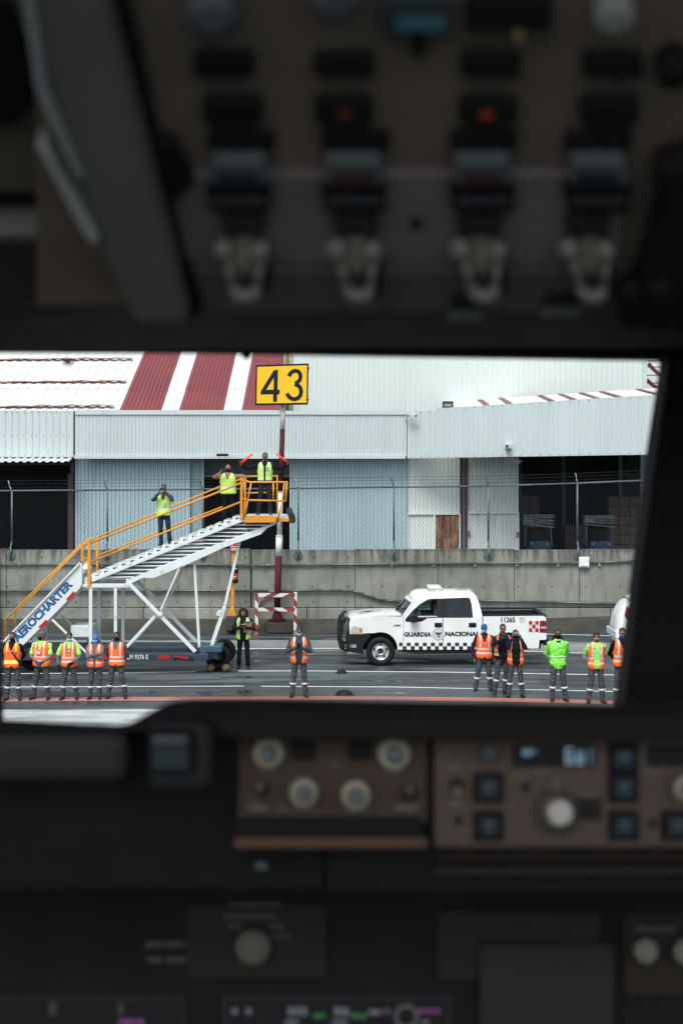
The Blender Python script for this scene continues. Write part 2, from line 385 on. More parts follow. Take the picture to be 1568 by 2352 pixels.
# conduits
MPIPE = mat('grey_conduit', (.10, .125, .125), .4, .5, .25, 4)
pl = [(-300, 1300), (0, 1297), (400, 1296), (580, 1299), (700, 1298), (1100, 1294), (1326, 1294)]
t = thing('conduit', 'thin straight grey conduit high on the concrete wall, running into a white box', 'pipe', W(0, 1297, YW-.05), 'conduits on the concrete wall')
mb = MB(); mb.path([W(a, b, YW-.06) for a, b in pl]+[W(1326, 1294, YW-.06)], .036); mb.build('pipe', MPIPE, t)
mb = MB(); mb.path([W(1352, 1293, YW-.06), W(1480, 1288, YW-.06), W(1700, 1280, YW-.06)], .036); mb.build('pipe', MPIPE, t)
mb = MB()
for px in range(-50, 1500, 95): MB().box(W(px, 1295, YW-.03)+Vector((0, 0, wz(1297)-wz(1295))), (.07, .08, .12)).build('clip', mat('galvanised', (.35, .38, .38), .4, .6), t)
t = thing('conduit', 'thick grey conduit lower on the wall, dipping in an S bend left of the pickup', 'pipe', W(0, 1357, YW-.05), 'conduits on the concrete wall')
mb = MB(); mb.path([W(a, b, YW-.08) for a, b in [(-300, 1357), (0, 1357), (400, 1357), (620, 1357), (660, 1357.5), (735, 1356), (785, 1356), (812, 1358), (835, 1365), (862, 1374), (888, 1380), (915, 1381), (1100, 1380), (1280, 1384), (1442, 1388), (1700, 1392)]], .045); mb.build('pipe', MPIPE, t)
mb = MB(); mb.path([W(a, b, YW-.08) for a, b in [(632, 1357), (626, 1364), (606, 1374), (598, 1384), (596, 1396)]], .03); mb.build('branch_pipe', MPIPE, t)
mb = MB(); mb.box(W(624, 1356, YW-.09), (.2, .12, .12)); mb.build('coupling', mat('galvanised', (.35, .38, .38)), t)
MWHP = mat('white_plastic', (.72, .76, .74), .5, var=.08)
mb = MB(); mb.box(W(1340, 1291, YW-.09), (.36, .16, .36)); t = top(mb, 'junction_box', MWHP, 'white square junction box on the concrete wall at the far right', 'junction box', bevel=.02)
mb = MB(); mb.box(W(1340, 1291, YW-.185), (.27, .03, .27)); mb.build('cover', MWHP, t, bevel=.008)
# ================================================================ CHAIN LINK FENCE
MGAL = mat('fence_steel', (.10, .13, .135), .5, .3, .25, 5)
MWIRE = mat('fence_wire', (.032, .042, .046), .7, 0, .15, 3, spec=.1)
rail = [(-260, 1129), (0, 1127.5), (240, 1125.5), (640, 1122), (900, 1118.5), (1120, 1116.5), (1325, 1110), (1490, 1103), (1800, 1094)]
YF = YW+.12
def railz(px):
    for (a, b), (c, d) in zip(rail, rail[1:]):
        if a <= px <= c: return wz(b+(d-b)*(px-a)/(c-a), YF)
    return wz(1127, YF)
ft = thing('chain_link_fence', 'grey chain link fence with barbed wire standing on the concrete wall', 'fence', (0, YF, ZT))
mb = MB(); mb.path([Vector((wx_(a, YF), YF, wz(b, YF))) for a, b in rail], .034); mb.build('top_rail', MGAL, ft)
posts = [-192, 28, 247, 466, 685, 904, 1121, 1325, 1530]
for i, px in enumerate(posts):
    x = wx_(px, YF); z1 = railz(px)
    mb = MB(); mb.tube((x, YF-.2, ZT-.3), (x, YF-.2, ZT+.1), .035); mb.tube((x, YF-.2, ZT+.08), (x, YF, ZT+.3), .035); mb.tube((x, YF, ZT+.25), (x, YF, z1), .035)
    p = mb.build('post', MGAL, ft)
    mb = MB(); mb.lathe([(0, .16), (.03, .15)], (x, YW-.002, wz(1276)), (0, -1, 0), 18); mb.build('base_plate', MGAL, p)
    mb = MB(); mb.tube((x, YF, z1), (x-.05, YF-.1, z1+.15), .02); mb.tube((x-.05, YF-.1, z1+.15), (x-.09, YF-.16, z1+.36), .02, .012)
    mb.build('barb_arm', MGAL if px != 685 and px != 1325 and px != 28 else mat('pale_arm', (.5, .54, .54), .5), p)
dz = .108; mb = MB(); r = .0036
x0, x1 = wx_(-200, YF), wx_(1560, YF); zb = ZT+.03
nn = int((x1-x0)/dz)
for i in range(-24, nn):                          # the woven diamonds: two families of diagonal wires
    for sgn in (1, -1):
        xs = x0+i*dz
        zt = railz(784+(xs+1.2)*F/YF); H = zt-zb
        xa, xb = (xs, xs+H*.62) if sgn > 0 else (xs+H*.62, xs)
        za, zc = zb, zt
        lo, hi = (xa, xb) if xa < xb else (xb, xa)
        if hi < x0 or lo > x1: continue
        mb.tube((xa, YF+sgn*.006, za), (xb, YF+sgn*.006, zc), r, r, 3, 0, False)
mb.build('mesh', MWIRE, ft)['kind'] = 'stuff'
mb = MB()
for k, (o, dy) in enumerate(((.12, -.06), (.24, -.12), (.35, -.16))):
    pts = [Vector((wx_(a, YF), YF+dy, wz(b, YF)+o)) for a, b in rail]
    for a, b in zip(pts, pts[1:]):
        mb.tube(a, b, .005, .005, 4, 0, False)
        L = (b-a).length; nb = int(L/.22)
        for q in range(nb):
            c = a.lerp(b, (q+.5)/nb); mb.tube(c+Vector((-.015, 0, -.03)), c+Vector((.015, 0, .03)), .005, .005, 3, 0, False)
mb.build('barbed_wire', MWIRE, ft)
# ================================================================ WAREHOUSE
MFAS = mat('pale_sheet', (.50, .575, .58), .45, var=.05, vscale=.7, stretch=(1, 1, .15))
MFLA = mat('pale_flashing', (.52, .60, .605), .4, var=.05, vscale=1)
MDOOR = mat('blue_grey_sheet', (.40, .53, .575), .45, var=.08, vscale=.8, stretch=(1, 1, .1))
MDOOR2 = mat('dull_blue_sheet', (.31, .42, .46), .5, var=.08, vscale=.8, stretch=(1, 1, .1))
MOLD = worn('old_white_sheet', (.66, .72, .70), (.30, .22, .14), 1.6, .27, .36, .6, stretch=(3, 3, .45))
MRUST = worn('rusted_sheet', (.12, .042, .020), (.36, .24, .16), 2.5, .36, .56, .8, stretch=(3, 3, .6))
MBRN = mat('brown_steel', (.06, .03, .028), .6, var=.25, vscale=2)
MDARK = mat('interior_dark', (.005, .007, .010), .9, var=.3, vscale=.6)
wh = thing('warehouse', 'long low warehouse with pale sheet fascia, sliding doors and dark open bays', 'warehouse', (0, 58, 0))
YD = 58.5; YFa = 57.8
def X(px, D): return (px-784)*D/F
def Z(py, D): return 6-(py-1058)*D/F
def sheetp(name, px0, px1, pyt, pyb, D, m, pitch=.145, depth=.03, parent=None, hf=None):
    mb = MB(); z0 = Z(pyb, D) if pyb < 1262 else .2
    corr(mb, (X(px0, D), D, 0), (1, 0, 0), (0, 0, 1), X(px1, D)-X(px0, D), 1, pitch, depth, (0, -1, 0), 0, hf or (lambda s_: (z0, Z(pyt, D))))
    return mb.build(name, m, parent or wh)
# fascia
sheetp('fascia', -330, 170, 943, 1050, YFa+.12, MFAS, .28, .025)
sheetp('fascia', 173, 934, 950, 1048, YFa, MFAS, .145, .02)
for a, b in ((173, 237), (237, 403), (403, 640), (640, 935)):
    mb = MB(); mb.box2((X(a, YFa)+.006, YFa-.06, Z(952.5, YFa)), (X(b, YFa)-.006, YFa+.05, Z(942 if a < 600 else 943.5, YFa))); mb.build('flashing', MFLA, wh)
for a, b in ((171, 236), (236, 371), (371, 503), (503, 790), (790, 931)):
    mb = MB(); mb.box2((X(a, YFa)+.006, YFa-.07, Z(1053.5, YFa)), (X(b, YFa)-.006, YFa+.05, Z(1045, YFa))); mb.build('flashing', MFLA, wh)
# right fascia swings towards the camera
P0 = Vector((X(935, 57.7), 57.7, 0)); P1 = Vector((X(1700, 51.2), 51.2, 0)); L = (P1-P0).length; U = (P1-P0).normalized()
def rf(s_):
    t = s_/L; D = 57.7+(51.2-57.7)*t; p = P0.lerp(P1, t); px = 784+p.x*F/p.y
    f = (px-935)/(1500-935); yt = 943-36*max(0, f)**.95; yb = 1053-9*f
    if px < 1000: yt = 944
    return (Z(yb, p.y), Z(yt, p.y))
mb = MB(); corr(mb, P0, U, (0, 0, 1), L, 1, .21, .03, U.cross(Vector((0, 0, 1))).normalized(), 0, rf); mb.build('fascia', MFAS, wh)
# screws along the sheets
mb = MB()
for px in range(-20, 168, 15):
    for py in (946.5, 1000, 1047): mb.lathe([(0, .02), (.015, .014)], (X(px+random.uniform(-3, 3), YFa), YFa+.09, Z(py, YFa)), (0, -1, 0), 6)
for i in range(34):
    t = (i+.5)/34; p = P0.lerp(P1, t); lo, hi = rf(t*L)
    for z in (lo+.06, hi-.06): mb.lathe([(0, .02), (.015, .014)], (p.x, p.y-.045, z), (0, -1, 0), 6)
mb.build('screw', mat('screw_dark', (.1, .1, .1), .5), wh)['kind'] = 'stuff'
# lean-to roof strip behind right fascia with red streaks
mb = MB(); Q0 = P0.copy(); n = 60; vs = []
for i in range(n+1):
    t = .155+.845*i/n; p = P0.lerp(P1, t); hi = rf(t*L)[1]
    for k, (dy, dzz) in enumerate(((.02, -.03), (5, .42))): vs.append((p.x+dy*.0, p.y+dy, hi+dzz+(.02 if i % 2 else 0)))
mb.add(vs, [(2*i, 2*i+2, 2*i+3, 2*i+1) for i in range(n)])
MROOFW = mat('white_roof_sheet', (.60, .62, .60), .5, var=.05, vscale=1.2); MROOFR = mat('red_roof_sheet', (.19, .040, .042), .55, var=.14, vscale=1.1)
mb.build('lean_to_roof', MROOFW, wh)
for px in (1127, 1178, 1270, 1317, 1364, 1410, 1490):
    t = (X(px, 54.5)-P0.x)/(P1.x-P0.x); p = P0.lerp(P1, t); hi = rf(t*L)[1]; mb = MB()
    mb.add([(p.x-.12, p.y+.04, hi+.012), (p.x+.12, p.y+.04, hi+.012), (p.x+.30, p.y+4.9, hi+.46), (p.x+.05, p.y+4.9, hi+.46)], [(0, 1, 2, 3)])
    mb.build('roof_strip', MROOFR, wh)
# left overhang strip
mb = MB(); corr(mb, (X(-330, 57.9), 58.4, Z(1049, 58.4)), (1, 0, 0), Vector((0, -1, -.17)), X(166, 57.9)-X(-330, 57.9), 1.35, .3, .05, (0, -.2, 1)); mb.build('canopy', MROOFW, wh)
mb = MB(); mb.box2((X(-330, YD), YD-.1, Z(1068, YD)), (X(166, YD), YD+.1, Z(1064, YD))); mb.build('lintel', MDKM, wh)
# doors
sheetp('sliding_door', 177, 434, 1050, 1400, YD, MDOOR, .16, .055)
sheetp('sliding_door', 436, 466, 1050, 1400, YD+.12, MDOOR2, .13, .03)
sheetp('sliding_door', 668, 930, 1050, 1400, YD, MDOOR, .16, .055)
for px in (176, 435, 466.5, 667.5, 929):
    mb = MB(); mb.box2((X(px, YD)-.04, YD-.06, .2), (X(px, YD)+.04, YD+.02, Z(1052, YD))); mb.build('door_edge', MDOOR2 if px in (435, 466.5) else MDOOR, wh)
mb = MB(); mb.box2((X(158, YD), YD-.15, .2), (X(170, YD), YD+.15, Z(1088, YD))); mb.build('column', MBRN, wh)
mb = MB(); mb.box2((X(163, YD), YD-.1, Z(1088, YD)), (X(171, YD), YD+.1, Z(1050, YD))); mb.build('column', MDKM, wh)
for a, b in ((931, 934),): mb = MB(); mb.box2((X(a, YD), YD-.12, .2), (X(b, YD), YD+.1, Z(1053, YD))); mb.build('column', mat('blue_white_post', (.32, .4, .42)), wh)
# old white doors
d3 = thing  # (kept simple: each leaf is a part with its lower sheet as sub-part)
dr = sheetp('sliding_door', 935, 1056, 1052, 1180, YD, MOLD, .17, .045)
sub = sheetp('lower_sheet', 935, 998, 1180.5, 1400, YD-.02, MOLD, .155, .03, dr)
sub = sheetp('rusted_sheet', 999, 1054, 1181, 1400, YD-.03, MRUST, .155, .035, dr)
mb = MB()
for a in (935, 998, 1055): mb.box2((X(a, YD)-.03, YD-.1, .2), (X(a, YD)+.03, YD-.04, Z(1180, YD)))
mb.box2((X(935, YD), YD-.11, Z(1182, YD)), (X(1056, YD), YD-.045, Z(1178, YD))); mb.build('door_frame', MOLD, dr)
dr = sheetp('sliding_door', 1073, 1190, 1051, 1178, YD, MOLD, .17, .045)
sheetp('lower_sheet', 1075, 1188, 1178.5, 1400, YD-.02, MOLD, .155, .03, dr)
mb = MB()
for a in (1074, 1129, 1189): mb.box2((X(a, YD)-.035, YD-.1, .2), (X(a, YD)+.035, YD-.04, Z(1178, YD)))
mb.box2((X(1073, YD), YD-.11, Z(1180, YD)), (X(1190, YD), YD-.045, Z(1176, YD))); mb.build('door_frame', MOLD, dr)
mb = MB()
for a, b in ((1075, 1225), (1188, 1228)): mb.box(Vector((X(a, YD), YD-.12, Z(b, YD))), (.14, .05, .22))
mb.build('latch', MRUST, dr)
for a, b in ((1057, 1062), (1067, 1072.5)):
    mb = MB(); mb.box2((X(a, YD), YD-.14, .2), (X(b, YD), YD+.1, Z(1052, YD))); mb.build('column', MBRN, wh)
mb = MB(); mb.box2((X(1062, YD), YD+.05, .2), (X(1067, YD), YD+.12, Z(1052, YD))); mb.build('infill', MDOOR, wh)
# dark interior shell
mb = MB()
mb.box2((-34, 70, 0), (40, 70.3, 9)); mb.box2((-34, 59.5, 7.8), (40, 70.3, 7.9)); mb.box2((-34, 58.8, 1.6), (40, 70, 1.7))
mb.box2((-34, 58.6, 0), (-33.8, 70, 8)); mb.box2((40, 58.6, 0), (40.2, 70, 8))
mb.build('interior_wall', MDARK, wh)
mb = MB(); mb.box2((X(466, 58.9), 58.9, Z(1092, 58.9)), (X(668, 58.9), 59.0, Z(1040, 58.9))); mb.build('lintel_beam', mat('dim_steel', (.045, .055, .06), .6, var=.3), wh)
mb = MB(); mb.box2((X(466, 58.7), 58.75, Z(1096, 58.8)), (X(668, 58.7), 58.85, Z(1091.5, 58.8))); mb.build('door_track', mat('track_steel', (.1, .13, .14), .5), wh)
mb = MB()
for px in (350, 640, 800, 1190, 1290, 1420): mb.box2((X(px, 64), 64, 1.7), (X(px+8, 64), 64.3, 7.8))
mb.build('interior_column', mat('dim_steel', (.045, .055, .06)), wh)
# added back fill wall behind doors so no light leaks
mb = MB(); mb.box2((X(173, 59.2), 59.1, .2), (X(466, 59.2), 59.15, 7.9)); mb.box2((X(668, 59.2), 59.1, .2), (X(1190, 59.2), 59.15, 7.9)); mb.build('leak_block', MDARK, wh)
# pitched roof behind the fascia, striped
sl = R(22); Y0 = 58.0; ZR = Z(945, 58); LEN = 22
def rp(px_at_eave, s_, h=0): return Vector((X(px_at_eave, 58), Y0+s_*math.cos(sl), ZR+s_*math.sin(sl)+h))
V = Vector((0, math.cos(sl), math.sin(sl))); N = Vector((0, -math.sin(sl), math.cos(sl)))
for a, b, m, pit, nm in ((-420, 275, MROOFW, .42, 'roof_sheet'), (275, 370, MROOFR, .16, 'roof_sheet'), (370, 412, MROOFW, .25, 'roof_sheet'), (412, 513, MROOFR, .16, 'roof_sheet'), (513, 556, MROOFW, .25, 'roof_sheet'), (556, 657, MROOFR, .16, 'roof_sheet')):
    for k in range(8):
        mb = MB(); s0 = k*2.75; corr(mb, rp(a, s0, .018*(1 if k % 2 else 0)+.0), (1, 0, 0), V, X(b, 58)-X(a, 58)-.01, 2.8, pit, .03, N); mb.build(nm, m, wh)
MSTR = worn('rust_red_trim', (.48, .25, .22), (.30, .15, .13), 1.2, .35, .5, .7)
for (pa, pb, py) in ((-40, 262, 937.5), (-40, 290, 881), (-40, 305, 829)):
    mb = MB(); s_ = None
    # slope distance at which the roof shows at row py
    best = min((abs((1058-py)/F*(Y0+q*.01*math.cos(sl))-(ZR+q*.01*math.sin(sl)-6)), q*.01) for q in range(0, 2200))[1]
    n = 60
    for i in range(n):
        D = Y0+best*math.cos(sl); xa = X(pa+(pb-pa)*i/n, D); xb = X(pa+(pb-pa)*(i+.93)/n, D); wv = .012*math.sin(i*.5)
        hh = .03+.04*max(0, noise.noise(Vector((i*.21, py*.01, 0)))+.12)
        o = Vector((0, best*math.cos(sl)+Y0, ZR+best*math.sin(sl)+.05))
        mb.box((( xa+xb)/2, o.y, o.z+hh/2+wv+.06*(i/n)), (xb-xa, .3, hh))
    mb.build('trim_strip', MSTR, wh)
# tall pale hangar wall behind
hg = thing('hangar', 'tall hangar with a plain pale ribbed wall rising behind the warehouse', 'hangar', (0, 60.5, 0))
YH = 60.3
mb = MB(); corr(mb, (X(657, YH), YH, 6.5), (1, 0, 0), (0, 0, 1), X(1476, YH)-X(657, YH), 14, .22, .010, (0, -1, 0))
MHANG = mat('hangar_sheet', (.60, .67, .655), .5, var=.04, vscale=.5, stretch=(1, 1, .2)); mb.build('wall', MHANG, hg)
mb = MB(); mb.box2((X(657, YH)-.02, YH, 6.5), (X(657, YH)+.03, YH+30, 20.5)); mb.box2((X(1476, YH)-.03, YH, 6.5), (X(1476, YH)+.02, YH+30, 20.5)); mb.box2((X(657, YH)+.03, YH+29.9, 6.5), (X(1476, YH)-.03, YH+30, 20.5)); mb.box2((X(657, YH), YH, 20.5), (X(1476, YH), YH+30, 20.6)); mb.build('side_wall', MHANG, hg)
mb = MB(); mb.box2((X(1474, YH), YH-.12, 6.5), (X(1483, YH), YH-.03, 20)); mb.build('corner_trim', MFLA, hg)
mb = MB(); mb.tube((X(661, YH), YH-.14, 6.5), (X(660, YH), YH-.14, 20), .055); mb.build('pipe', mat('yellow_pipe', (.62, .42, .04), .5), hg)
mb = MB(); mb.tube((X(655, YH), YH-.2, 6.5), (X(654.5, YH), YH-.2, 20), .05); mb.build('downpipe', MWHP, hg)
mb = MB(); mb.tube((X(670, YH), YH-.1, 6.5), (X(669, YH), YH-.1, 20), .03); mb.build('downpipe', MWHP, hg)
# far right striped arched roof with cables
ar = thing('arched_roof_shed', 'far white shed roof with curved red bands seen past the hangar corner', 'shed', (X(1500, 66), 66, 0))
mb = MB()
vs = []
for i in range(13):
    t = i/12; vs += [(X(1470, 66), 66+t*9, 8+3.6*math.sin(t*1.4)), (X(1900, 66), 66+t*9, 8+3.6*math.sin(t*1.4))]
mb.add(vs, [(2*i, 2*i+1, 2*i+3, 2*i+2) for i in range(12)]); mb.build('roof', MROOFW, ar)
mb = MB(); mb.box2((X(1470, 66), 66.0, 0), (X(1900, 66), 75, 7.98)); mb.build('wall', MFAS, ar)
for c in ((1484, 872, 1545, 912), (1488, 835, 1535, 872), (1512, 820, 1550, 846)):
    mb = MB(); a = W(c[0], c[1], 65.5); b = W(c[2], c[3], 65.3); mid = (a+b)/2+Vector((-.1, 0, -.15))
    pts = [a.lerp(mid, k/4).lerp(mid.lerp(b, k/4), k/4) for k in range(5)]
    for p, q in zip(pts, pts[1:]): mb.beam(p, q, .08, .17)
    mb.build('red_band', MROOFR, ar)
mb = MB()
for py in (829, 843, 862, 880): mb.tube(W(1484, py, 61), W(1620, py-1, 61), .02)
mb.build('cable', MDKM, ar)
# ---------------- fittings on the warehouse
t = thing('flood_light', 'black box flood light on top of the fascia at its right-hand step', 'flood light', W(1028, 938, 57.4))
mb = MB(); mb.box(W(1028, 931, 57.3), (.42, .3, .32)); mb.build('housing', MRUB, t, bevel=.03)
mb = MB(); mb.box(W(1028, 931, 57.14), (.34, .02, .2)); mb.build('lens', mat('lamp_lens', (.08, .12, .12), .2), t)
mb = MB(); mb.box(W(1028, 931, 57.12), (.26, .02, .05)); mb.build('lamp_tube', mat('lamp_tube', (.4, .5, .5), .3), t)
mb = MB(); mb.beam(W(1018, 943, 57.6), W(1018, 930, 57.35), .04, .03); mb.beam(W(1038, 943, 57.6), W(1038, 930, 57.35), .04, .03); mb.build('bracket', MDKM, t)
MCAM = mat('camera_white', (.62, .66, .64), .4)
def cctv(px, py, D, dx, dz_, label, s=1.0, br=None):
    t = thing('security_camera', label, 'security camera', W(px, py, D), 'security cameras on the warehouse')
    a = W(px, py, D); d = Vector((dx, -.45, dz_)).normalized(); mb = MB(); mb.beam(a-d*.22*s, a+d*.22*s, .13*s, .12*s); mb.build('housing', MCAM, t, bevel=.02)
    mb = MB(); mb.beam(a-d*.24*s+Vector((0, 0, .085*s)), a+d*.28*s+Vector((0, 0, .085*s)), .16*s, .015); mb.build('sun_shield', MCAM, t)
    mb = MB(); mb.tube(a+d*.221*s, a+d*.24*s, .045*s); mb.build('lens', MRUB, t)
    mb = MB(); mb.path([a-Vector((0, 0, .05*s))]+[W(*q) for q in br], .022); mb.build('bracket', MCAM if s > .9 else MDKM, t)
    return t
t = cctv(944, 951, 57.2, .75, -.35, 'white security camera at the top of the fascia where the right section begins', 1.0, [(938, 955, 57.3), (934, 962, 57.5), (931, 965, 57.75)])
cctv(1182, 1059, 57.0, .8, -.35, 'white security camera on a post bracket under the right fascia edge', 1.05, [(1172, 1061, 57.1), (1166, 1061, 57.3)])
mb = MB(); mb.tube(W(1166, 1046, 57.2), W(1166, 1074, 57.2), .035); mb.box(W(1164, 1045, 57.15), (.14, .1, .12)); mb.box(W(1164, 1074, 57.15), (.16, .1, .05))
top(mb, 'camera_post', MCAM, 'short white vertical bracket post hanging below the right fascia', 'bracket')
cctv(1187, 931, 56.0, .7, .25, 'small dark-backed camera on the edge of the red-striped lean-to roof', .6, [(1186, 935, 56.1)])
t = thing('sensor_box', 'small grey sensor box on the right fascia above the hanging camera', 'sensor', W(1164, 1025, 56.8))
mb = MB(); mb.box(W(1164, 1025, 55.7), (.22, .9, .2)); mb.build('housing', MFLA, t, bevel=.02)
mb = MB(); mb.lathe([(0, .06), (.03, .05)], W(1164, 1025, 55.25), (0, -1, 0), 14); mb.build('lens', MDKM, t)
mb = MB(); mb.box(W(511, 1045, 57.3), (.46, .3, .1)); top(mb, 'wall_lamp', MRUB, 'flat black lamp under the fascia edge above the open bay', 'lamp', bevel=.02)
# ---------------- things in the dark bays
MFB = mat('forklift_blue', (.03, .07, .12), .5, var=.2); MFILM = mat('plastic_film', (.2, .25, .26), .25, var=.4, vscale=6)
def forklift(px, wpx, D, label):
    x = X(px, D); s = wpx*D/F/1.6; zf = 1.7; t = thing('forklift', label, 'forklift', (x, D, zf), 'forklifts parked in the dark bay')
    B = lambda a, b, nm, m, bv=.03: MB().box2((x+a[0]*s, D+a[1]*s, zf+a[2]*s), (x+b[0]*s, D+b[1]*s, zf+b[2]*s)).build(nm, m, t, bevel=bv)
    B((-.62, -.9, .3), (.62, .9, .75), 'body', MFB, .1); B((-.5, -1.1, .35), (.5, -.6, 1.05), 'counterweight', MFB, .12)
    B((-.45, -.35, 1.0), (.45, .2, 1.55), 'seat', MRUB, .08)
    for a in (-.62, .62):
        mb = MB(); mb.beam((x+a*s, D-.7*s, zf+.75*s), (x+a*.92*s, D-.5*s, zf+2.1*s), .08*s, .08*s); mb.build('pillar', MFB, t)
        mb = MB(); mb.beam((x+a*s, D+.7*s, zf+.75*s), (x+a*.92*s, D+.5*s, zf+2.1*s), .08*s, .08*s); mb.build('pillar', MFB, t)
        for b in (-.65, .7):
            mb = MB(); mb.lathe([(-.12*s, .3*s), (.12*s, .3*s)], (x+a*.9*s, D+b*s, zf+.3*s), (1, 0, 0), 18); mb.build('wheel', MRUB, t)
        mb = MB(); mb.box((x+a*.6*s, D-1.14*s, zf+.9*s), (.12*s, .04*s, .1*s)); mb.build('rear_light', mat('dim_lens', (.25, .26, .25), .3), t)
    mb = MB(); mb.box2((x-.66*s, D-.62*s, zf+2.1*s), (x+.66*s, D+.6*s, zf+2.17*s)); g = mb.build('roof_guard', MFB, t)
    mb = MB()
    for i in range(9):
        y_ = zf+(2.2-.05*i)*s+random.uniform(-.05, .05); mb.beam((x-.72*s, D-.68*s, y_), (x+.74*s, D-.68*s, y_-random.uniform(0, .28)*s*(i/8)), .012, .045*s)
    mb.build('plastic_wrap', MFILM, g)
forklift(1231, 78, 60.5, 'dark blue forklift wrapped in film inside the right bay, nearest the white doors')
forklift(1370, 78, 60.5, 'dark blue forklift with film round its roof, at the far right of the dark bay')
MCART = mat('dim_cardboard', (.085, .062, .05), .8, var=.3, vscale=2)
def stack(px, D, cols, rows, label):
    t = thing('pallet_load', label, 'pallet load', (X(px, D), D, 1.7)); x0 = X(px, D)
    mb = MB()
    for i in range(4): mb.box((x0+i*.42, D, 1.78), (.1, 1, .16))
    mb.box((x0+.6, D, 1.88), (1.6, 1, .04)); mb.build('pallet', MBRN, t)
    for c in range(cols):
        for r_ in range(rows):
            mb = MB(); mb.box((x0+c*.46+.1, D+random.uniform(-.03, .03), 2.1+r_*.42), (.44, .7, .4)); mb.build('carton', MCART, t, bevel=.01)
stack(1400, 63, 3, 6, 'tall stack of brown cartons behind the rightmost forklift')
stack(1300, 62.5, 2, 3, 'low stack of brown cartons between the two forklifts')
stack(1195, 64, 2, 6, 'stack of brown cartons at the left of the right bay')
# ================================================================ STAND SIGN 43
MYEL = mat('sign_yellow', (.85, .51, .012), .35, var=.04, vscale=1.5); MBLK = mat('sign_black', (.010, .014, .02), .6, var=.1, spec=.15)
MPOLW = worn('pole_white', (.62, .64, .60), (.12, .07, .05), 1.4, .33, .42, .6, stretch=(3, 3, .8)); MPOLR = mat('pole_maroon', (.062, .011, .014), .6, var=.15, vscale=2, spec=.15)
DS = 49.5
st = thing('stand_sign', 'yellow and black stand number sign 43 on a tall red and white banded pole', 'sign', (X(636, DS), DS, 0))
def pxl(y): return 636+(650-636)*(1420-y)/(1420-935)
for (ya, yb, m, r) in ((1423, 1277, MPOLR, .115), (1277, 1231, MPOLW, .117), (1231, 1131, MPOLW, .088), (1131, 986, MPOLR, .088), (986, 925, MPOLW, .085)):
    mb = MB(); a = W(pxl(ya), ya, DS); b = W(pxl(yb), yb, DS); mb.tube(a, b, r, r, 18); mb.build('pole_section', m, st)
mb = MB(); mb.tube(W(pxl(1233), 1233, DS), W(pxl(1230), 1230, DS), .125, .125, 18); mb.tube(W(pxl(1131), 1131, DS), W(pxl(1129), 1129, DS), .1, .1, 18); mb.build('collar', MPOLW, st)
mb = MB(); zb_ = Z(1425, DS); mb.lathe([(0, .30), (.05, .30), (.08, .2), (.30, .13)], (X(637, DS), DS, zb_-.02), (0, 0, 1), 18); mb.build('base_flange', MPOLR, st)
mb = MB(); mb.box2((X(612, DS), DS-.3, 0), (X(676, DS), DS+.42, zb_-.02)); mb.build('footing', MPLIN, st, bevel=.06)
cs = [W(589, 840, DS), W(709, 836, DS), W(707.5, 930, DS), W(587, 931.5, DS)]       # corners of the panel
def sg(a, b, t):                             # a,b in 0..1 across / up the panel
    p = cs[3].lerp(cs[2], a).lerp(cs[0].lerp(cs[1], a), b); return p+Vector((0, -.3-t, 0))
mb = MB(); mb.plate([(0, 0), (1, 0), (1, 1), (0, 1)], [], sg, -.16, 0); pn = mb.build('sign_panel', MBLK, st, bevel=.01)
mb = MB(); mb.plate([(.028, .045), (.972, .045), (.972, .955), (.028, .955)], [], sg, .001, .008); mb.build('sign_face', MYEL, pn)
def stroke(mb, pts, wd, fn, t0, t1):
    """thick polyline on the panel in metres-like units"""
    P = [Vector((p[0], p[1], 0)) for p in pts]; Ls = []; Rs = []
    for i, p in enumerate(P):
        d = ((P[min(i+1, len(P)-1)]-P[i]).normalized()+(P[i]-P[max(i-1, 0)]).normalized()).normalized(); n_ = Vector((-d.y, d.x, 0))
        Ls.append(p+n_*wd/2); Rs.append(p-n_*wd/2)
    for i in range(len(P)-1):
        q = [Ls[i], Ls[i+1], Rs[i+1], Rs[i]]; mb.plate([(v.x, v.y) for v in q], [], fn, t0, t1)
PW = (cs[1]-cs[0]).length; PH = (cs[0]-cs[3]).length
def sgm(x, z, t): return sg(x/PW, z/PH, t)
def zc(a, b): return ((a-393)/(756-393)*PW, (415-b)/(415-137)*PH)            # from the measured close-up
mb = MB()
mb.plate([zc(516, 393), zc(543, 393), zc(544, 341), zc(560, 341), zc(560, 310), zc(545, 310), zc(546, 175), zc(518, 175), zc(429, 322), zc(429, 341), zc(516, 341)], [[zc(466, 310), zc(518, 310), zc(518, 226)]], sgm, .009, .014)
mb.build('digit_four', MBLK, pn)
mb = MB(); s3 = [zc(*q) for q in ((623, 220), (632, 200), (648, 188), (668, 184), (686, 190), (698, 205), (702, 225), (697, 248), (682, 263), (664, 268))]; s3b = [zc(*q) for q in ((662, 276), (684, 282), (700, 298), (708, 322), (704, 350), (690, 368), (668, 377), (645, 374), (625, 360), (610, 338))]
w3 = 27/(756-393)*PW; stroke(mb, s3, w3, sgm, .009, .014); stroke(mb, s3b, w3, sgm, .0145, .018); mb.build('digit_three', MBLK, pn)
mb = MB()
for a in (.2, .8): mb.box(sg(a, .5, -.2), (.05, .06, PH*.9))
mb.beam(sg(.5, .1, -.24), sg(.5, .95, -.24), .1, .1); mb.build('mounting_bracket', MDKM, st)
mb = MB(); 
for q in (.12, .88): mb.box(sg(1.006, q, -.06), (.04, .08, .05))
mb.build('hinge', MBLK, st)
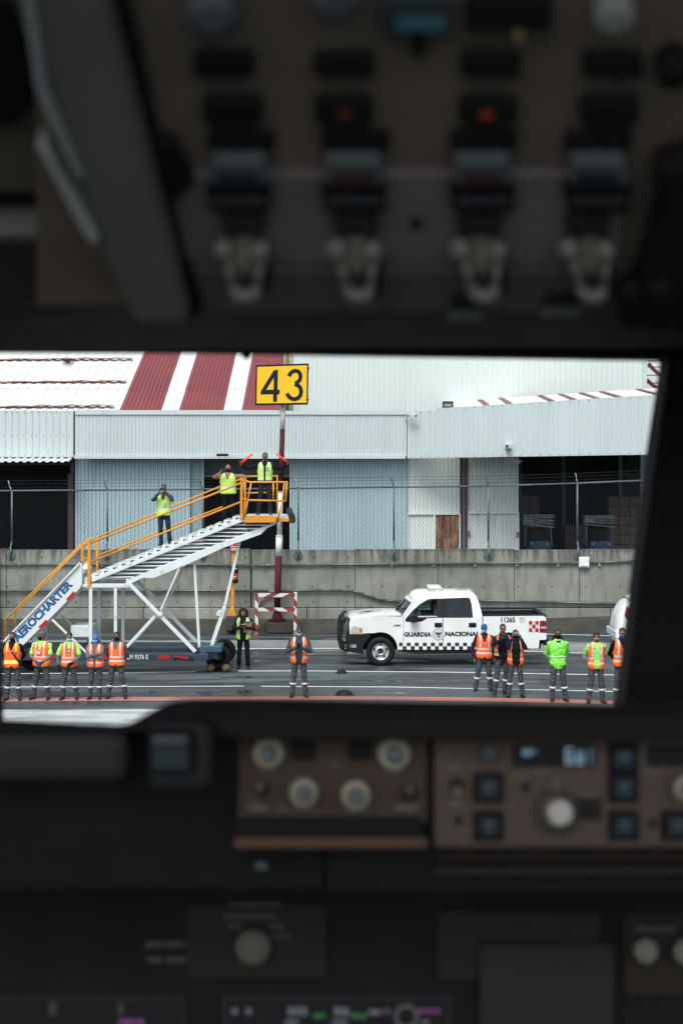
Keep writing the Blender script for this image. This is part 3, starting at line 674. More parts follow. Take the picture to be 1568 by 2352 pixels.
# ================================================================ RED AND WHITE BARRIER
DB = 49.0; MBW = worn('barrier_white', (.62, .64, .61), (.25, .12, .08), 3, .28, .34); MBR = mat('barrier_red', (.24, .035, .03), .5, var=.2)
br_ = thing('barrier', 'rusty red and white striped steel barrier frame in front of the sign pole', 'barrier', (X(635, DB), DB, 0))
def striped(p0, p1, wd, k0, nseg, name, slant=.5):
    """bar with slanted stripes made of alternating blocks"""
    p0 = Vector(p0); p1 = Vector(p1); d = (p1-p0); L = d.length; d.normalize(); perp = Vector((0, -1, 0)).cross(d).normalized(); mb = MB()
    cuts = [0]+[L*(i+.0)/nseg for i in range(1, nseg)]+[L]
    for i in range(nseg):
        a, b = cuts[i], cuts[i+1]; sa = 0 if i == 0 else slant*wd; sb = 0 if i == nseg-1 else slant*wd
        q = [p0+d*(a-sa)-perp*wd/2, p0+d*(b-sb)-perp*wd/2, p0+d*(b+sb)+perp*wd/2, p0+d*(a+sa)+perp*wd/2]
        vs = [v+Vector((0, -.05, 0)) for v in q]+[v+Vector((0, .05, 0)) for v in q]
        mb.add(vs, [(0, 1, 2, 3), (7, 6, 5, 4), (0, 4, 5, 1), (1, 5, 6, 2), (2, 6, 7, 3), (3, 7, 4, 0)], (i+k0) % 2)
    return mb.build(name, [MBR, MBW], br_)
striped(W(592, 1367, DB), W(677, 1367, DB), .125, 1, 4, 'rail', 1.0)
striped(W(592, 1400, DB), W(677, 1400, DB), .115, 1, 4, 'rail', -.8)
striped(W(589.3, 1363, DB), W(589.3, 1450, DB), .11, 0, 5, 'leg', .6)
striped(W(678.5, 1360, DB), W(678, 1447, DB), .11, 1, 5, 'leg', .6)
mb = MB()
for a in (589.3, 678): mb.box((X(a, DB), DB, .01+.0), (.2, .2, .02)); mb.box2((X(a, DB)-.055, DB-.05, 0), (X(a, DB)+.055, DB+.05, Z(1447, DB)))
mb.build('foot_plate', MRUST, br_)
# ================================================================ EXTINGUISHER STAND
DX = 49.1; es = thing('extinguisher_stand', 'yellow stand with a black and red box sign, against the wall beside the woman', 'extinguisher stand', (X(534, DX), DX, 0))
MOR = mat('safety_yellow', (.62, .27, .015), .5, var=.15, vscale=4); MREDS = mat('sign_red', (.34, .02, .025), .45, var=.1)
def wv(pts, D): return [W(a, b, D) for a, b in pts]
def slab(mb, pts, D, th, mi=0):
    f = wv(pts, D); n = len(f); mb.add(f+[p+Vector((0, th, 0)) for p in f], [tuple(range(n)), tuple(reversed(range(n, 2*n)))]+[(i, (i+1) % n, n+(i+1) % n, n+i) for i in range(n)], mi); return mb
slab(MB(), [(522, 1415), (543, 1415), (537, 1397), (530, 1397)], DX, .3).build('foot', MOR, es, bevel=.01)
MB().beam(W(533.5, 1400, DX+.12), W(537, 1252, DX+.12), .11, .08).build('column', MOR, es)
slab(MB(), [(528, 1318), (547, 1318), (547, 1302), (529, 1302)], DX-.05, .2).build('box', MBLK, es, bevel=.02)
slab(MB(), [(528, 1336), (545, 1336), (547, 1318), (528, 1318)], DX-.05, .2).build('lower_box', MREDS, es, bevel=.02)
mb = MB(); mb.ell(W(541, 1334, DX-.02), (.1, .08, .1)); mb.build('hose_reel', MRUB, es)
slab(MB(), [(526, 1268), (548, 1267), (549, 1250), (527, 1250)], DX+.02, .04).build('sign_panel', MREDS, es, bevel=.005)
mb = MB()
for (x0_, x1_, y_) in ((530, 538, 1255), (540, 545, 1255), (531, 544, 1259.5), (531, 543, 1263), (530, 542, 1324.5), (533, 541, 1329), (532, 544, 1306)): slab(mb, [(x0_, y_+.8), (x1_, y_+.8), (x1_, y_-.8), (x0_, y_-.8)], DX-.056 if y_ > 1290 else DX+.012, .004)
mb.build('print', MWHP, es)
slab(MB(), [(518, 1450), (545, 1450), (545, 1415.5), (519, 1415.5)], DX-.1, .6).build('footing', MPLIN, es, bevel=.05)
mb = MB(); mb.box(W(613, 1416, 49.3), (.3, .3, .16)); 
# ================================================================ BOARDING STAIRS
MW = worn('stair_white', (.66, .71, .72), (.36, .37, .34), 3.2, .27, .42, .45); MOR2 = worn('rail_orange', (.68, .28, .015), (.36, .14, .02), 5, .30, .42, .5)
MNAVY = mat('chassis_navy', (.018, .04, .07), .45, var=.25, vscale=3); MBLUE = mat('letter_blue', (.01, .10, .27), .45, var=.03); MSRED = mat('reflector_red', (.42, .015, .02), .35, var=.05)
MTREAD = mat('tread_white', (.60, .65, .66), .5, var=.15, vscale=6)
DN, DF = 40.0, 41.35                                       # near and far side of the stair
bs = thing('boarding_stairs', 'white towable aircraft boarding stairs with orange handrails on a navy chassis', 'boarding stairs', (X(260, DN), 40.7, 0))
def P(x, y, D=DN): return W(x, y, D)
def mirror(p): return Vector((p.x, DF, p.z))               # same point on the far side
# lower flight side plates
def sidep(Y):
    return lambda a, b, t: Vector((X(a, DN), Y+t, Z(b, DN)))
for Y, nm in ((DN, 'side_plate'), (DF, 'side_plate')):
    mb = MB(); mb.plate([(10, 1474), (33, 1490), (55, 1481), (190, 1345), (190, 1287)], [], sidep(Y), 0, .035); sp = mb.build(nm, MW, bs, bevel=.008)
    if Y == DN: SPN = sp
mb = MB(); mb.beam(P(9, 1473, DN-.03), P(189, 1288, DN-.03), .06, .05); mb.beam(P(187.5, 1288, DN-.03), P(187.5, 1344, DN-.03), .05, .06); mb.build('edge_trim', MTREAD, SPN)
ang = math.atan2((1287-1474)*-1, 180)
dirv = Vector((math.cos(ang), 0, math.sin(ang))); upv = Vector((-math.sin(ang), 0, math.cos(ang)))
org = P(41, 1477.5, DN-.004)
def tfn(x, z, t): return org+dirv*x+upv*z+Vector((0, -t, 0))
Ltxt = (P(172, 1343, DN)-P(42, 1479, DN)).length
text('letters', 'AEROCHARTER', Ltxt*.985, .235*1.0, lambda x, z, t: tfn(x, z, t)-Vector((0, 0, 0)), MBLUE, SPN, bold=.05)
for (xa, ya, xb, yb) in ((90, 1440, 107, 1424), (153, 1377, 170, 1359)):
    mb = MB(); a = P(xa+2, ya+2, DN-.008)-upv*.0; b = P(xb+2, yb+2, DN-.008)-upv*.0; mb.beam(a, b, .012, .1, up=upv); mb.build('reflector', MSRED, SPN)
# steps of the lower flight
mb = MB(); n = 12
for i in range(n):
    t = (i+.5)/n; x = 16+(188-16)*t; y = 1474+(1304-1474)*t; mb.box2((X(x, DN)-.13, DN+.04, Z(y, DN)-.02), (X(x, DN)+.15, DF-.01, Z(y, DN)+.02))
mb.build('step', MTREAD, bs)['kind'] = 'stuff'
# landing
mb = MB(); mb.box2((X(188, DN), DN, Z(1349, DN)), (X(216, DN), DF, Z(1342, DN))); mb.build('landing', MW, bs, bevel=.01)
mb = MB(); mb.box2((X(193, DN), DN+.05, Z(1342, DN)), (X(212, DN), DF-.05, Z(1326, DN))); mb.build('landing_box', MTREAD, bs, bevel=.01)
# upper flight stringers
up0, up1 = (211, 1333), (553, 1195)
for Y in (DN, DF):
    mb = MB(); a = Vector((X(up0[0], DN), Y, Z(up0[1], DN))); b = Vector((X(up1[0]+12, DN), Y, Z(up1[1]-5, DN))); mb.beam(a, b, .05, .11); mb.build('stringer', MW, bs, bevel=.008)
nst = 17; mb = MB(); mbr = MB()
for i in range(nst):
    t = (i+.5)/nst; x = up0[0]+(up1[0]-up0[0])*t+1; y = up0[1]+(up1[1]-up0[1])*t
    zt_ = Z(y, DN)+.135; xw = .125
    mb.box2((X(x, DN)-xw, DN+.03, zt_-.02), (X(x, DN)+xw, DF-.03, zt_+.012))
    mb.box2((X(x, DN)+xw-.012, DN+.03, zt_-.15), (X(x, DN)+xw+.012, DF-.03, zt_-.02))
    for k in range(5):                                      # ribs on each tread
        xx = X(x, DN)-xw+.03+k*.05; mbr.box2((xx, DN+.04, zt_+.012), (xx+.02, DF-.04, zt_+.024))
    mbr.box2((X(x, DN)-xw, DN-.0, zt_-.14), (X(x, DN)-xw*.25, DN+.03, zt_+.008))
mb.build('tread', MTREAD, bs)['kind'] = 'stuff'; mbr.build('tread_rib', MW, bs)['kind'] = 'stuff'
# lower box girder with kink
low = [(293, 1332), (300, 1341), (329, 1327.5), (352, 1328.5), (430, 1297), (517, 1257), (600, 1227), (612, 1214), (640, 1201), (634, 1199), (517, 1243), (400, 1288)]
for Y in (DN, DF-.06):
    mb = MB(); mb.plate(low[::-1], [], sidep(Y), 0, .06); mb.build('lower_girder', MW, bs, bevel=.01)
# horizontal bars between stringer and girder
for i in range(15):
    t = (i+.4)/15; y = 1329+(1201-1329)*t
    xs_ = 214+(553-214)*((y+5-1333)/(1195-1333)); xe = 293+(634-293)*((y+1-1332)/(1201-1332))
    xe = max(xe, xs_+20); xe = min(xe, 640); mb = MB(); mb.box2((X(xs_+4, DN), DN+.05, Z(y, DN)-.016), (X(xe, DN), DN+.75, Z(y, DN)+.016)); mb.build('cross_bar', MW, bs)
mb = MB(); mb.beam(Vector((X(300, DN), DF-.1, Z(1330, DN))), Vector((X(560, DN), DF-.1, Z(1222, DN))), .05, .06); mb.build('inner_rail', MTREAD, bs)
# frame legs, braces
def legb(a, b, wd, nm='leg', both=True, m=MW, dn=0.0):
    for Y in ((DN+dn, DF-dn) if both else (DN+dn,)):
        mb = MB(); mb.beam(Vector((X(a[0], DN), Y, Z(a[1], DN))), Vector((X(b[0], DN), Y, Z(b[1], DN))), wd, wd*.8, up=(0, 1, 0)); mb.build(nm, m, bs, bevel=.008)
legb((209, 1348), (209, 1492), .095); legb((266, 1348), (266, 1492), .09)
legb((295, 1338), (449, 1497), .10, 'diagonal_brace'); legb((356, 1415), (283, 1495), .085, 'diagonal_brace', dn=.09)
legb((413, 1302), (369, 1402), .05, 'hydraulic_arm'); legb((445, 1293), (457, 1497), .075, 'leg', both=False, dn=.2)
legb((119, 1423), (199, 1500), .06, 'diagonal_brace', dn=.05)
legb((214, 1345), (296, 1345), .11, 'top_beam'); 
mb = MB(); mb.box2((X(290, DN), DN-.02, Z(1350, DN)), (X(298, DN), DF+.02, Z(1330, DN))); mb.build('pivot_block', MW, bs, bevel=.01)
mb = MB(); mb.lathe([(0, .07), (.06, .06)], P(369, 1410, DN-.03), (0, -1, 0), 16); mb.lathe([(0, .05), (.05, .04)], P(413, 1300, DN-.03), (0, -1, 0), 16); mb.build('pivot', MW, bs)
for Y, o in ((DN+.25, 0), (DN+.8, -4)):
    mb = MB(); mb.beam(Vector((X(549+o, DN), Y, Z(1246, DN))), Vector((X(514+o, DN), Y, Z(1400, DN))), .07, .06, up=(0, 1, 0)); mb.beam(Vector((X(514+o, DN), Y, Z(1400, DN))), Vector((X(482+o, DN), Y, Z(1494, DN))), .09, .08, up=(0, 1, 0)); mb.build('support_arm', MW, bs, bevel=.006)
mb = MB(); mb.box2((X(496, DN), DN+.22, Z(1416, DN)), (X(506, DN), DN+.84, Z(1408, DN))); mb.build('arm_joint', MW, bs)
mb = MB(); mb.box2((X(158, DN), DN+.3, Z(1467, DN)), (X(207, DN), DN+1.2, Z(1440, DN))); mb.build('counterweight_box', MTREAD, bs, bevel=.02)
mb = MB(); mb.box2((X(69, DN), DN+.2, Z(1493, DN)), (X(93, DN), DN+1.0, Z(1446, DN))); mb.build('pump_cabinet', MW, bs, bevel=.02)
# chassis
mb = MB(); mb.box2((X(-40, DN), DN-.06, Z(1516, DN)), (X(480, DN), DN+.06, Z(1501, DN))); ch = mb.build('chassis', MNAVY, bs, bevel=.01)
mb = MB(); mb.box2((X(-40, DN), DN+.1, Z(1500, DN)), (X(460, DN), DF, Z(1489, DN))); mb.build('chassis_deck', mat('deck_navy', (.012, .022, .035), .5, var=.2), ch, bevel=.01)
for a, b in ((118, 135), (237, 251), (365, 390)):
    mb = MB(); mb.box2((X(a, DN), DN-.068, Z(1513, DN)), (X(b, DN), DN-.0605, Z(1504, DN))); mb.build('reflector', MSRED, ch)
text('registration', 'CM 9276 E', (341-291)/F*DN, 10.5/F*DN, lambda x, z, t: Vector((X(291, DN)+x, DN-.062-t, Z(1513.5, DN)+z)), MWHP, ch, bold=.01)
mb = MB(); mb.beam(P(400, 1507, DN-.1), P(433, 1512, DN-.1), .05, .05); mb.build('tow_handle', MSRED, ch); mb = MB(); mb.path([P(402, 1518, DN-.1), P(401, 1506, DN-.1), P(442, 1511, DN-.1), P(444, 1517, DN-.1), P(425, 1517, DN-.1)], .015); mb.build('tow_linkage', MRUB, ch)
mb = MB(); mb.box2((X(458, DN), DN+.0, Z(1499, DN)), (X(509, DN), DN+.8, Z(1484, DN))); mb.build('battery_box', mat('box_blue', (.03, .08, .12), .5, var=.2), bs, bevel=.02)
mb = MB(); mb.box2((X(480, DN), DN+.1, Z(1514, DN)), (X(500, DN), DN+1.1, Z(1500, DN))); mb.build('axle_block', MNAVY, bs)
def wheel(x, y, D, r, wd, nm='wheel', lab=None):
    c = Vector((x, D, r)); mb = MB(); mb.lathe([(-wd/2, r*.55), (-wd/2, r*.93), (-wd*.35, r), (wd*.35, r), (wd/2, r*.93), (wd/2, r*.55), (wd*.2, r*.5)], c, (0, -1, 0), 28); w_ = mb.build(nm, MRUB, bs)
    mb = MB(); mb.lathe([(wd*.3, r*.56), (wd*.32, r*.2), (wd*.42, r*.18)], c, (0, -1, 0), 20); mb.build('rim', MDKM, w_)
wheel(X(501, 40.8), 0, 40.85, .36, .22); wheel(X(513, 42), 0, 42.1, .36, .22); wheel(X(74, 41), 0, 40.9, .33, .2); wheel(X(74, 41), 0, 42.0, .33, .2)
mb = MB(); mb.ell(Vector((X(484, 40.5), 40.45, .1)), (.13, .12, .12)); mb.ell(Vector((X(519, 40.5), 40.45, .1)), (.12, .12, .12)); mb.build('wheel_chock', mat('chock_yellow', (.16, .13, .05), .6, var=.4, vscale=9), bs)
mb = MB(); mb.tube((X(74, 41), 40.8, .33), (X(74, 41), 42.1, .33), .05); mb.tube((X(501, 41), 40.8, .36), (X(501, 41), 42.1, .36), .05); mb.build('axle', MNAVY, bs)
mb = MB()
for x in (-20, 209, 445): mb.box2((X(x, DN)-.05, DN+.06, Z(1516, DN)), (X(x, DN)+.05, DF, Z(1505, DN)))
mb.build('cross_member', MNAVY, bs)
# rails
def railp(pts, D, r=.024, nm='handrail'):
    mb = MB(); mb.path([Vector((X(a, DN), D, Z(b, DN))) for a, b in pts], r); return mb.build(nm, MOR2, bs)
N1, F1 = DN-.02, DF+.02
railp([(205, 1250), (188, 1250), (13, 1424), (13, 1470)], N1, .026); railp([(205, 1243), (186, 1243), (9, 1421), (9, 1472)], F1)
railp([(207, 1248), (555, 1109)], N1, .028); railp([(207, 1239), (500, 1118), (560, 1097)], F1)
railp([(207, 1291.5), (555, 1152)], N1, .026); railp([(207, 1283), (508, 1165)], F1)
for (x, y0_, y1_, D, r) in ((206, 1237, 1351, N1, .045), (190, 1243, 1294, N1, .033), (555, 1097, 1193, N1, .036), (205, 1238, 1345, F1, .035), (556, 1094, 1190, F1, .028)):
    mb = MB(); mb.beam(Vector((X(x, DN), D, Z(y0_, DN))), Vector((X(x-.5, DN), D, Z(y1_, DN))), r*1.9, r*1.6, up=(0, 1, 0)); mb.build('rail_post', MOR2, bs, bevel=.005)
railp([(190, 1282), (205, 1282)], N1, .02); railp([(190, 1292), (205, 1292)], N1, .02)
# platform basket
PL0, PL1 = DN-.1, 41.9
mb = MB(); mb.box2((X(558, DN), PL0, Z(1190, DN)), (X(662, DN), PL1, Z(1187, DN)))
plf = mb.build('platform', MTREAD, bs)
mb = MB(); corr(mb, (X(560, DN), PL0+.02, Z(1187, DN)+.003), (1, 0, 0), (0, 1, 0), X(660, DN)-X(560, DN), PL1-PL0-.04, .075, .018, (0, 0, 1)); mb.build('platform_ribs', MW, plf)
mb = MB(); mb.plate([(560, 1199), (563, 1200), (634, 1200), (637, 1184), (566, 1184)], [], lambda a, b, t: Vector((X(a, DN), PL0-.03+t, Z(b, DN))), -.03, 0); mb.build('kick_plate', MOR2, bs, bevel=.008)
mb = MB(); mb.box2((X(637, DN), PL0-.04, Z(1197.5, DN)), (X(665, DN), PL0, Z(1190.2, DN))); mb.build('edge_beam', MOR2, bs, bevel=.005)
mb = MB(); mb.box2((X(662, DN)+.002, PL0, Z(1197, DN)), (X(665, DN), PL1, Z(1189, DN))); mb.box2((X(560, DN), PL0+.01, Z(1199, DN)), (X(640, DN), PL1, Z(1191, DN))); mb.build('platform_frame', MDKM, bs)
mb = MB(); a = Vector((X(659, DN), PL1, Z(1178, DN))); b = Vector((X(672, DN), PL0-.05, Z(1194, DN))); mb.tube(a, b, .095, .095, 18); bp_ = mb.build('bumper_roll', MRUB, bs)
mb = MB(); d_ = (b-a).normalized(); mb.tube(b+d_*.002, b+d_*.01, .065, .065, 18); mb.build('bumper_bore', MHOLE, bp_)
def bas(pts, nm='basket_rail', r=.022, D0=None):
    mb = MB(); mb.path([Vector((X(a, DN), d, Z(b, DN))) for a, b, d in pts], r); return mb.build(nm, MOR2, bs)
q0, q1 = PL0, PL1-.1
bas([(562, 1103, q0), (574, 1107, q0-.2), (660, 1107, q0-.2), (657, 1150, q0-.2), (573, 1148, q0-.2), (561, 1145, q0)], r=.026)
bas([(562, 1103, q0), (563, 1146, q0), (560, 1192, q0)]); bas([(579, 1106, q0-.2), (571, 1148, q0-.2), (564, 1186, q0-.05)])
bas([(654, 1108, q0-.2), (650, 1150, q0-.2), (637, 1198, q0-.05)]); bas([(629, 1107, q0-.2), (629, 1150, q0-.2)])
bas([(557, 1096, q1), (630, 1095, q1), (630, 1190, q1)], r=.024); bas([(557, 1136, q1), (615, 1134, q1)]); bas([(612, 1097, q1), (610, 1150, q1)], r=.008, nm='chain')
bas([(558, 1147, q0-.02), (555, 1147, N1)]); bas([(558, 1103, q0-.02), (555, 1104, N1)])
# ================================================================ PICKUP
k = .004655; YT = 42.53; XT = (1017.5-784)/(F/41.53)
MTW = mat('truck_white', (.76, .78, .775), .22, var=.07, vscale=1.6, coat=.5); MTB = mat('black_plastic', (.008, .009, .011), .5, var=.15, vscale=6, spec=.3); MTK = mat('letter_black', (.02, .02, .022), .5, var=.02)
MGL = glass('window_glass', (.5, .62, .62), 1.0); MGL2 = glass('tinted_window_glass', (.36, .50, .50), 1.2); MCHR = mat('wheel_silver', (.55, .57, .57), .3, .7, .08, 6); MSEAT = mat('seat_cloth', (.03, .033, .036), .8, var=.2)
tk = thing('pickup_truck', 'white crew cab police pickup with checkered band and roof beacon, parked side-on', 'pickup truck', (XT, YT, 0), None)
def T(a, b, y): return Vector((XT+(a-740)*k, YT+y, (650-b)*k))
def tp(y0):                                    # plate function; y0 side plane, t grows outward (towards the camera for the near side)
    s_ = -1 if y0 < 0 else 1
    return lambda a, b, t: T(a, b, y0+s_*t)
A1 = arc(347, 543, 106, 0, 180, 18)            # b grows downwards: flip below
A1 = [(x, 1086-y) for x, y in A1]; A2 = [(x, 1086-y) for x, y in arc(1150, 543, 104, 0, 180, 18)]
A1c = [p for p in A1 if not (p[0] < 300 and p[1] > 452)]
low_ = [(154, 449), (150, 385), (157, 357), (185, 345), (260, 338), (360, 338), (480, 341), (984, 341), (984, 543), (456, 548)]
body_poly = low_+[p for p in A1 if p[0] < 456 and not (p[0] < 300 and p[1] > 449)]
mb = MB(); mb.plate(body_poly, [], tp(-1.0), -.95, 0); mb.plate(body_poly, [], tp(1.0), -.95, 0)
cabb = mb.build('body', MTW, tk, bevel=.035, seg=3)
# core joining both halves
mb = MB(); mb.plate([(165, 445), (165, 362), (480, 352), (975, 352), (975, 530), (465, 530), (440, 445)], [], tp(-1.0), -1.9, -.06); mb.build('inner_body', MTB, tk)
# hood
mb = MB(); na, ny = 16, 12; vs = []
for i in range(na+1):
    a = 158+(478-158)*i/na; eb = (353-16*math.sin(min(1, i/na*1.6)*math.pi/2)) if i < na else 337
    for j in range(ny+1):
        y = -.93+1.86*j/ny; c = (1-abs(y/.95)**2.6)
        ins = 62*(abs(y/.93)**2)*0
        crown = .02+.075*c*min(1, .25+i/na*1.3)
        front = -.10*c*(1-i/na)*2 if i < 3 else 0
        v = T(a, eb, y); v.z += crown*(1 if i else .2)+.004; v.x += front*.5; vs.append(v)
mb.add(vs, [(i*(ny+1)+j, (i+1)*(ny+1)+j, (i+1)*(ny+1)+j+1, i*(ny+1)+j+1) for i in range(na) for j in range(ny)], 0, True)
hd = mb.build('hood', MTW, tk); so = hd.modifiers.new('s', 'SOLIDIFY'); so.thickness = .02; so.offset = -1
# hood emblem
MEMB = mat('emblem_brown', (.10, .045, .025), .5, var=.1); MEMW = mat('emblem_white', (.62, .64, .64), .4, var=.02); MEMG = mat('emblem_grey', (.14, .17, .18), .5, var=.02)
def eagle(mbx, fn, s_, t0, t1):
    """spread-winged bird on a round seal, in seal units"""
    body = [(-.10, .34), (-.02, .42), (.12, .38), (.10, .28), (.18, .10), (.14, -.15), (.05, -.30), (-.05, -.30), (-.12, -.10), (-.10, .12)]
    wl = [(-.10, .15), (-.30, .34), (-.62, .42), (-.52, .26), (-.58, .18), (-.46, .12), (-.50, 0), (-.34, -.02), (-.32, -.12), (-.12, -.08)]
    wr = [(.14, .12), (.30, .32), (.58, .46), (.52, .28), (.60, .18), (.46, .10), (.50, -.02), (.34, -.04), (.30, -.14), (.14, -.08)]
    tl = [(-.10, -.30), (.14, -.28), (.32, -.44), (.12, -.56), (-.06, -.48), (-.26, -.52)]
    lf = [(-.62, -.10), (-.50, -.30), (-.30, -.52), (-.40, -.30)]; lg = [(.62, -.10), (.50, -.30), (.30, -.46), (.44, -.28)]
    for i, pl_ in enumerate((body, wl, wr, tl, lf, lg)): mbx.plate([(x*s_, z*s_) for x, z in pl_], [], fn, t0+i*.0004, t1+i*.0004)
def seal(fn, r, par, nm='emblem'):
    c = lambda rr, n_=32: [(rr*math.cos(2*math.pi*i/n_), rr*math.sin(2*math.pi*i/n_)) for i in range(n_)]
    mb = MB(); mb.plate(c(r), [c(r*.955)], fn, .001, .004); e = mb.build(nm, MEMG, par)
    mb = MB(); mb.plate(c(r*.95), [], fn, .001, .003); mb.build('emblem_field', MEMW, e)
    mb = MB(); eagle(mb, fn, r*.95, .0035, .006); mb.build('bird', MEMB, e)
    mb = MB()
    for i in range(30):
        t = 2*math.pi*i/30
        if abs(math.sin(t)) < .12: continue
        mb.plate([((r*.86)*math.cos(t)+q[0]*r*.04, (r*.86)*math.sin(t)+q[1]*r*.05) for q in ((-1, -1), (1, -1), (1, 1), (-1, 1))], [], fn, .0035, .005)
    mb.build('ring_print', MEMG, e)
def hoodfn(x, z, t):
    a = 268+x/k*1.0; ii = (a-158)/20.; eb = 353-16*math.sin(min(1, ii/16*1.6)*math.pi/2); y = -.18+z*1.0; c = 1-abs(y/.95)**2.6
    v = T(a, eb, y); v.z += .02+.075*c*min(1, .25+ii/16*1.3)+.006+t; return v
seal(hoodfn, .40, hd)
# doors: thin proud skins with window openings
ZB = (650-345)*k
def tumb(y0):
    s_ = -1 if y0 < 0 else 1
    return lambda a, b, t: T(a, b, y0-s_*max(0, (650-b)*k-ZB)*.20+s_*t)
fw = [(520, 340), (556, 304), (600, 266), (640, 241), (655, 236), (706, 232), (706, 340)]; rw = [(765, 341), (762, 232), (896, 228), (905, 234), (913, 262), (921, 341)]
gh_out = [(480, 343), (502, 318), (535, 275), (560, 240), (585, 222), (610, 214), (700, 209), (905, 207), (938, 212), (955, 228), (968, 262), (986, 342)]
for y0 in (-1.0, 1.0):
    mb = MB(); mb.plate(gh_out, [fw, rw], tumb(y0), -.07, 0); g = mb.build('cab_side', MTW, tk, bevel=.006)
    mb = MB(); mb.plate([(706, 346), (706, 230), (763, 227), (766, 346)], [], tumb(y0), .001, .008); mb.build('door_pillar_trim', MTB, g)
    o = [(504, 372), (502, 356), (518, 336), (550, 300), (598, 260), (640, 236), (657, 231), (708, 228), (708, 346), (640, 348), (620, 362), (600, 371)]
    i_ = [(560, 343), (534, 338), (560, 306), (603, 268), (642, 244), (656, 239), (702, 236), (702, 341)]
    mb = MB(); mb.plate(o, [i_], tumb(y0), .001, .012); mb.build('window_frame', MTB, g)
    mb = MB(); mb.plate([(759, 346), (757, 227), (899, 223), (909, 230), (918, 262), (926, 346)], [[(766, 341), (764, 233), (895, 229), (904, 236), (912, 264), (919, 341)]], tumb(y0), .001, .010); mb.build('window_frame', MTB, g)
    mb = MB(); mb.plate(rw, [], tumb(y0), -.03, -.02); mb.build('rear_window', MGL2, g)
    if y0 > 0: mb = MB(); mb.plate(fw, [], tumb(y0), -.03, -.02); mb.build('front_window', MGL, g)
    # door skins below the belt
    for nm, pts, hx in (('door', [(489, 349), (502, 349), (504, 374), (602, 373), (623, 363), (641, 350), (736, 349), (736, 546), (496, 546), (489, 520)], 708), ('door', [(741, 349), (953, 349), (953, 470), (940, 500), (935, 546), (741, 546)], 923)):
        mb = MB(); mb.plate(pts, [], tp(y0), .0, .012); d_ = mb.build(nm, MTW, g, bevel=.006)
    for nm, hx in (('door_handle', 709), ('door_handle', 923)):
        mb = MB(); mb.plate([(hx-24, 382), (hx-20, 378), (hx+20, 378), (hx+24, 382), (hx+24, 404), (hx+20, 408), (hx-20, 408), (hx-24, 404)], [], tp(y0), .012, .016); mb.plate([(hx-22, 384), (hx+22, 384), (hx+22, 393), (hx-22, 393)], [], tp(y0), .016, .035); mb.build(nm, MTB, g, bevel=.003)
    mb = MB(); mb.plate([(458, 549), (1045, 544), (1040, 570), (560, 572), (470, 560)], [], tp(y0), -.25, -.03); mb.build('sill', MTB, tk)
# checkered band on the near side
mb = MB(); cw = 25.2
for c in range(20):
    for r_ in range(2):
        a0 = 460+c*cw; a1 = a0+cw-.05
        if a1 > 962: continue
        b0 = 502+r_*22.5+.4; mi = (c+r_) % 2; a0c = max(a0, 463 if r_ == 0 else 470)
        mb.plate([(a0c, b0+22), (a1, b0+22), (a1, b0), (a0c, b0)], [], tp(-1.0), .0135, .016, mi)
mb.build('checkered_band', [MTK, MTW], tk)
mb = MB(); mb.plate([(489, 347), (491, 347), (491, 546), (489, 546)], [], tp(-1), .001, .0125); mb.plate([(737, 347), (740, 347), (740, 546), (737, 546)], [], tp(-1), .001, .004); mb.build('door_gap', MHOLE, tk)
fz = lambda a0, b0: (lambda x, z, t: T(a0, b0, -1.0125)+Vector((x, -t, z)))
text('lettering', 'GUARDIA', (666-493)*k, 30*k, fz(493, 466), MTK, tk, bold=.055)
text('lettering', 'NACIONAL', (968-752)*k, 30*k, fz(752, 463), MTK, tk, bold=.055)
seal(fz(709, 450), 39*k, tk)
text('fleet_number', '11265', 88*k, 34*k, lambda x, z, t: T(1102, 376, -1.0)+Vector((x, -t, z)), MTK, tk, bold=.035)
mb = MB(); mb.plate([(1035+17*math.cos(i/24*6.2832), 403+18*math.sin(i/24*6.2832)) for i in range(24)], [[(1035+15.5*math.cos(i/24*6.2832), 403+16.5*math.sin(i/24*6.2832)) for i in range(24)]], tp(-1.0), .0, .003); mb.build('fuel_cap', mat('seam_grey', (.45, .47, .47), .5), tk)
# red/white chequer and 911 sticker
mb = MB()
for r_ in range(3):
    for c in range(3):
        a0 = 1276+c*20.6; b0 = 367+r_*23.4; mb.plate([(a0, b0+23.3), (a0+20.5, b0+23.3), (a0+20.5, b0), (a0, b0)], [], tp(-1.0), .001, .004, (r_+c) % 2)
mb.build('red_checker', [MSRED, mat('sticker_grey', (.55, .58, .58), .4, var=.02)], tk)
text('sticker_number', '911', 33*k, 13*k, lambda x, z, t: T(1218, 358, -1.0)+Vector((x, -t, z)), MSRED, tk, bold=.03)
mb = MB(); mb.plate([(1219, 366), (1251, 366), (1251, 364), (1219, 364)], [], tp(-1.0), .001, .003)
for q in (1222, 1235, 1248): mb.plate([(q-3, 376), (q+3, 376), (q+3, 370), (q-3, 370)], [], tp(-1.0), .001, .003)
mb.build('sticker_print', MSRED, tk)
mb = MB(); mb.plate([(427, 400), (475, 400), (475, 396), (427, 396)], [], tp(-1.0), .001, .008); bd = mb.build('badge', MDKM, tk); text('badge_text', 'LOBO', 44*k, 7*k, lambda x, z, t: T(429, 396, -1.0)+Vector((x, -t, z)), MDKM, bd, bold=.03)
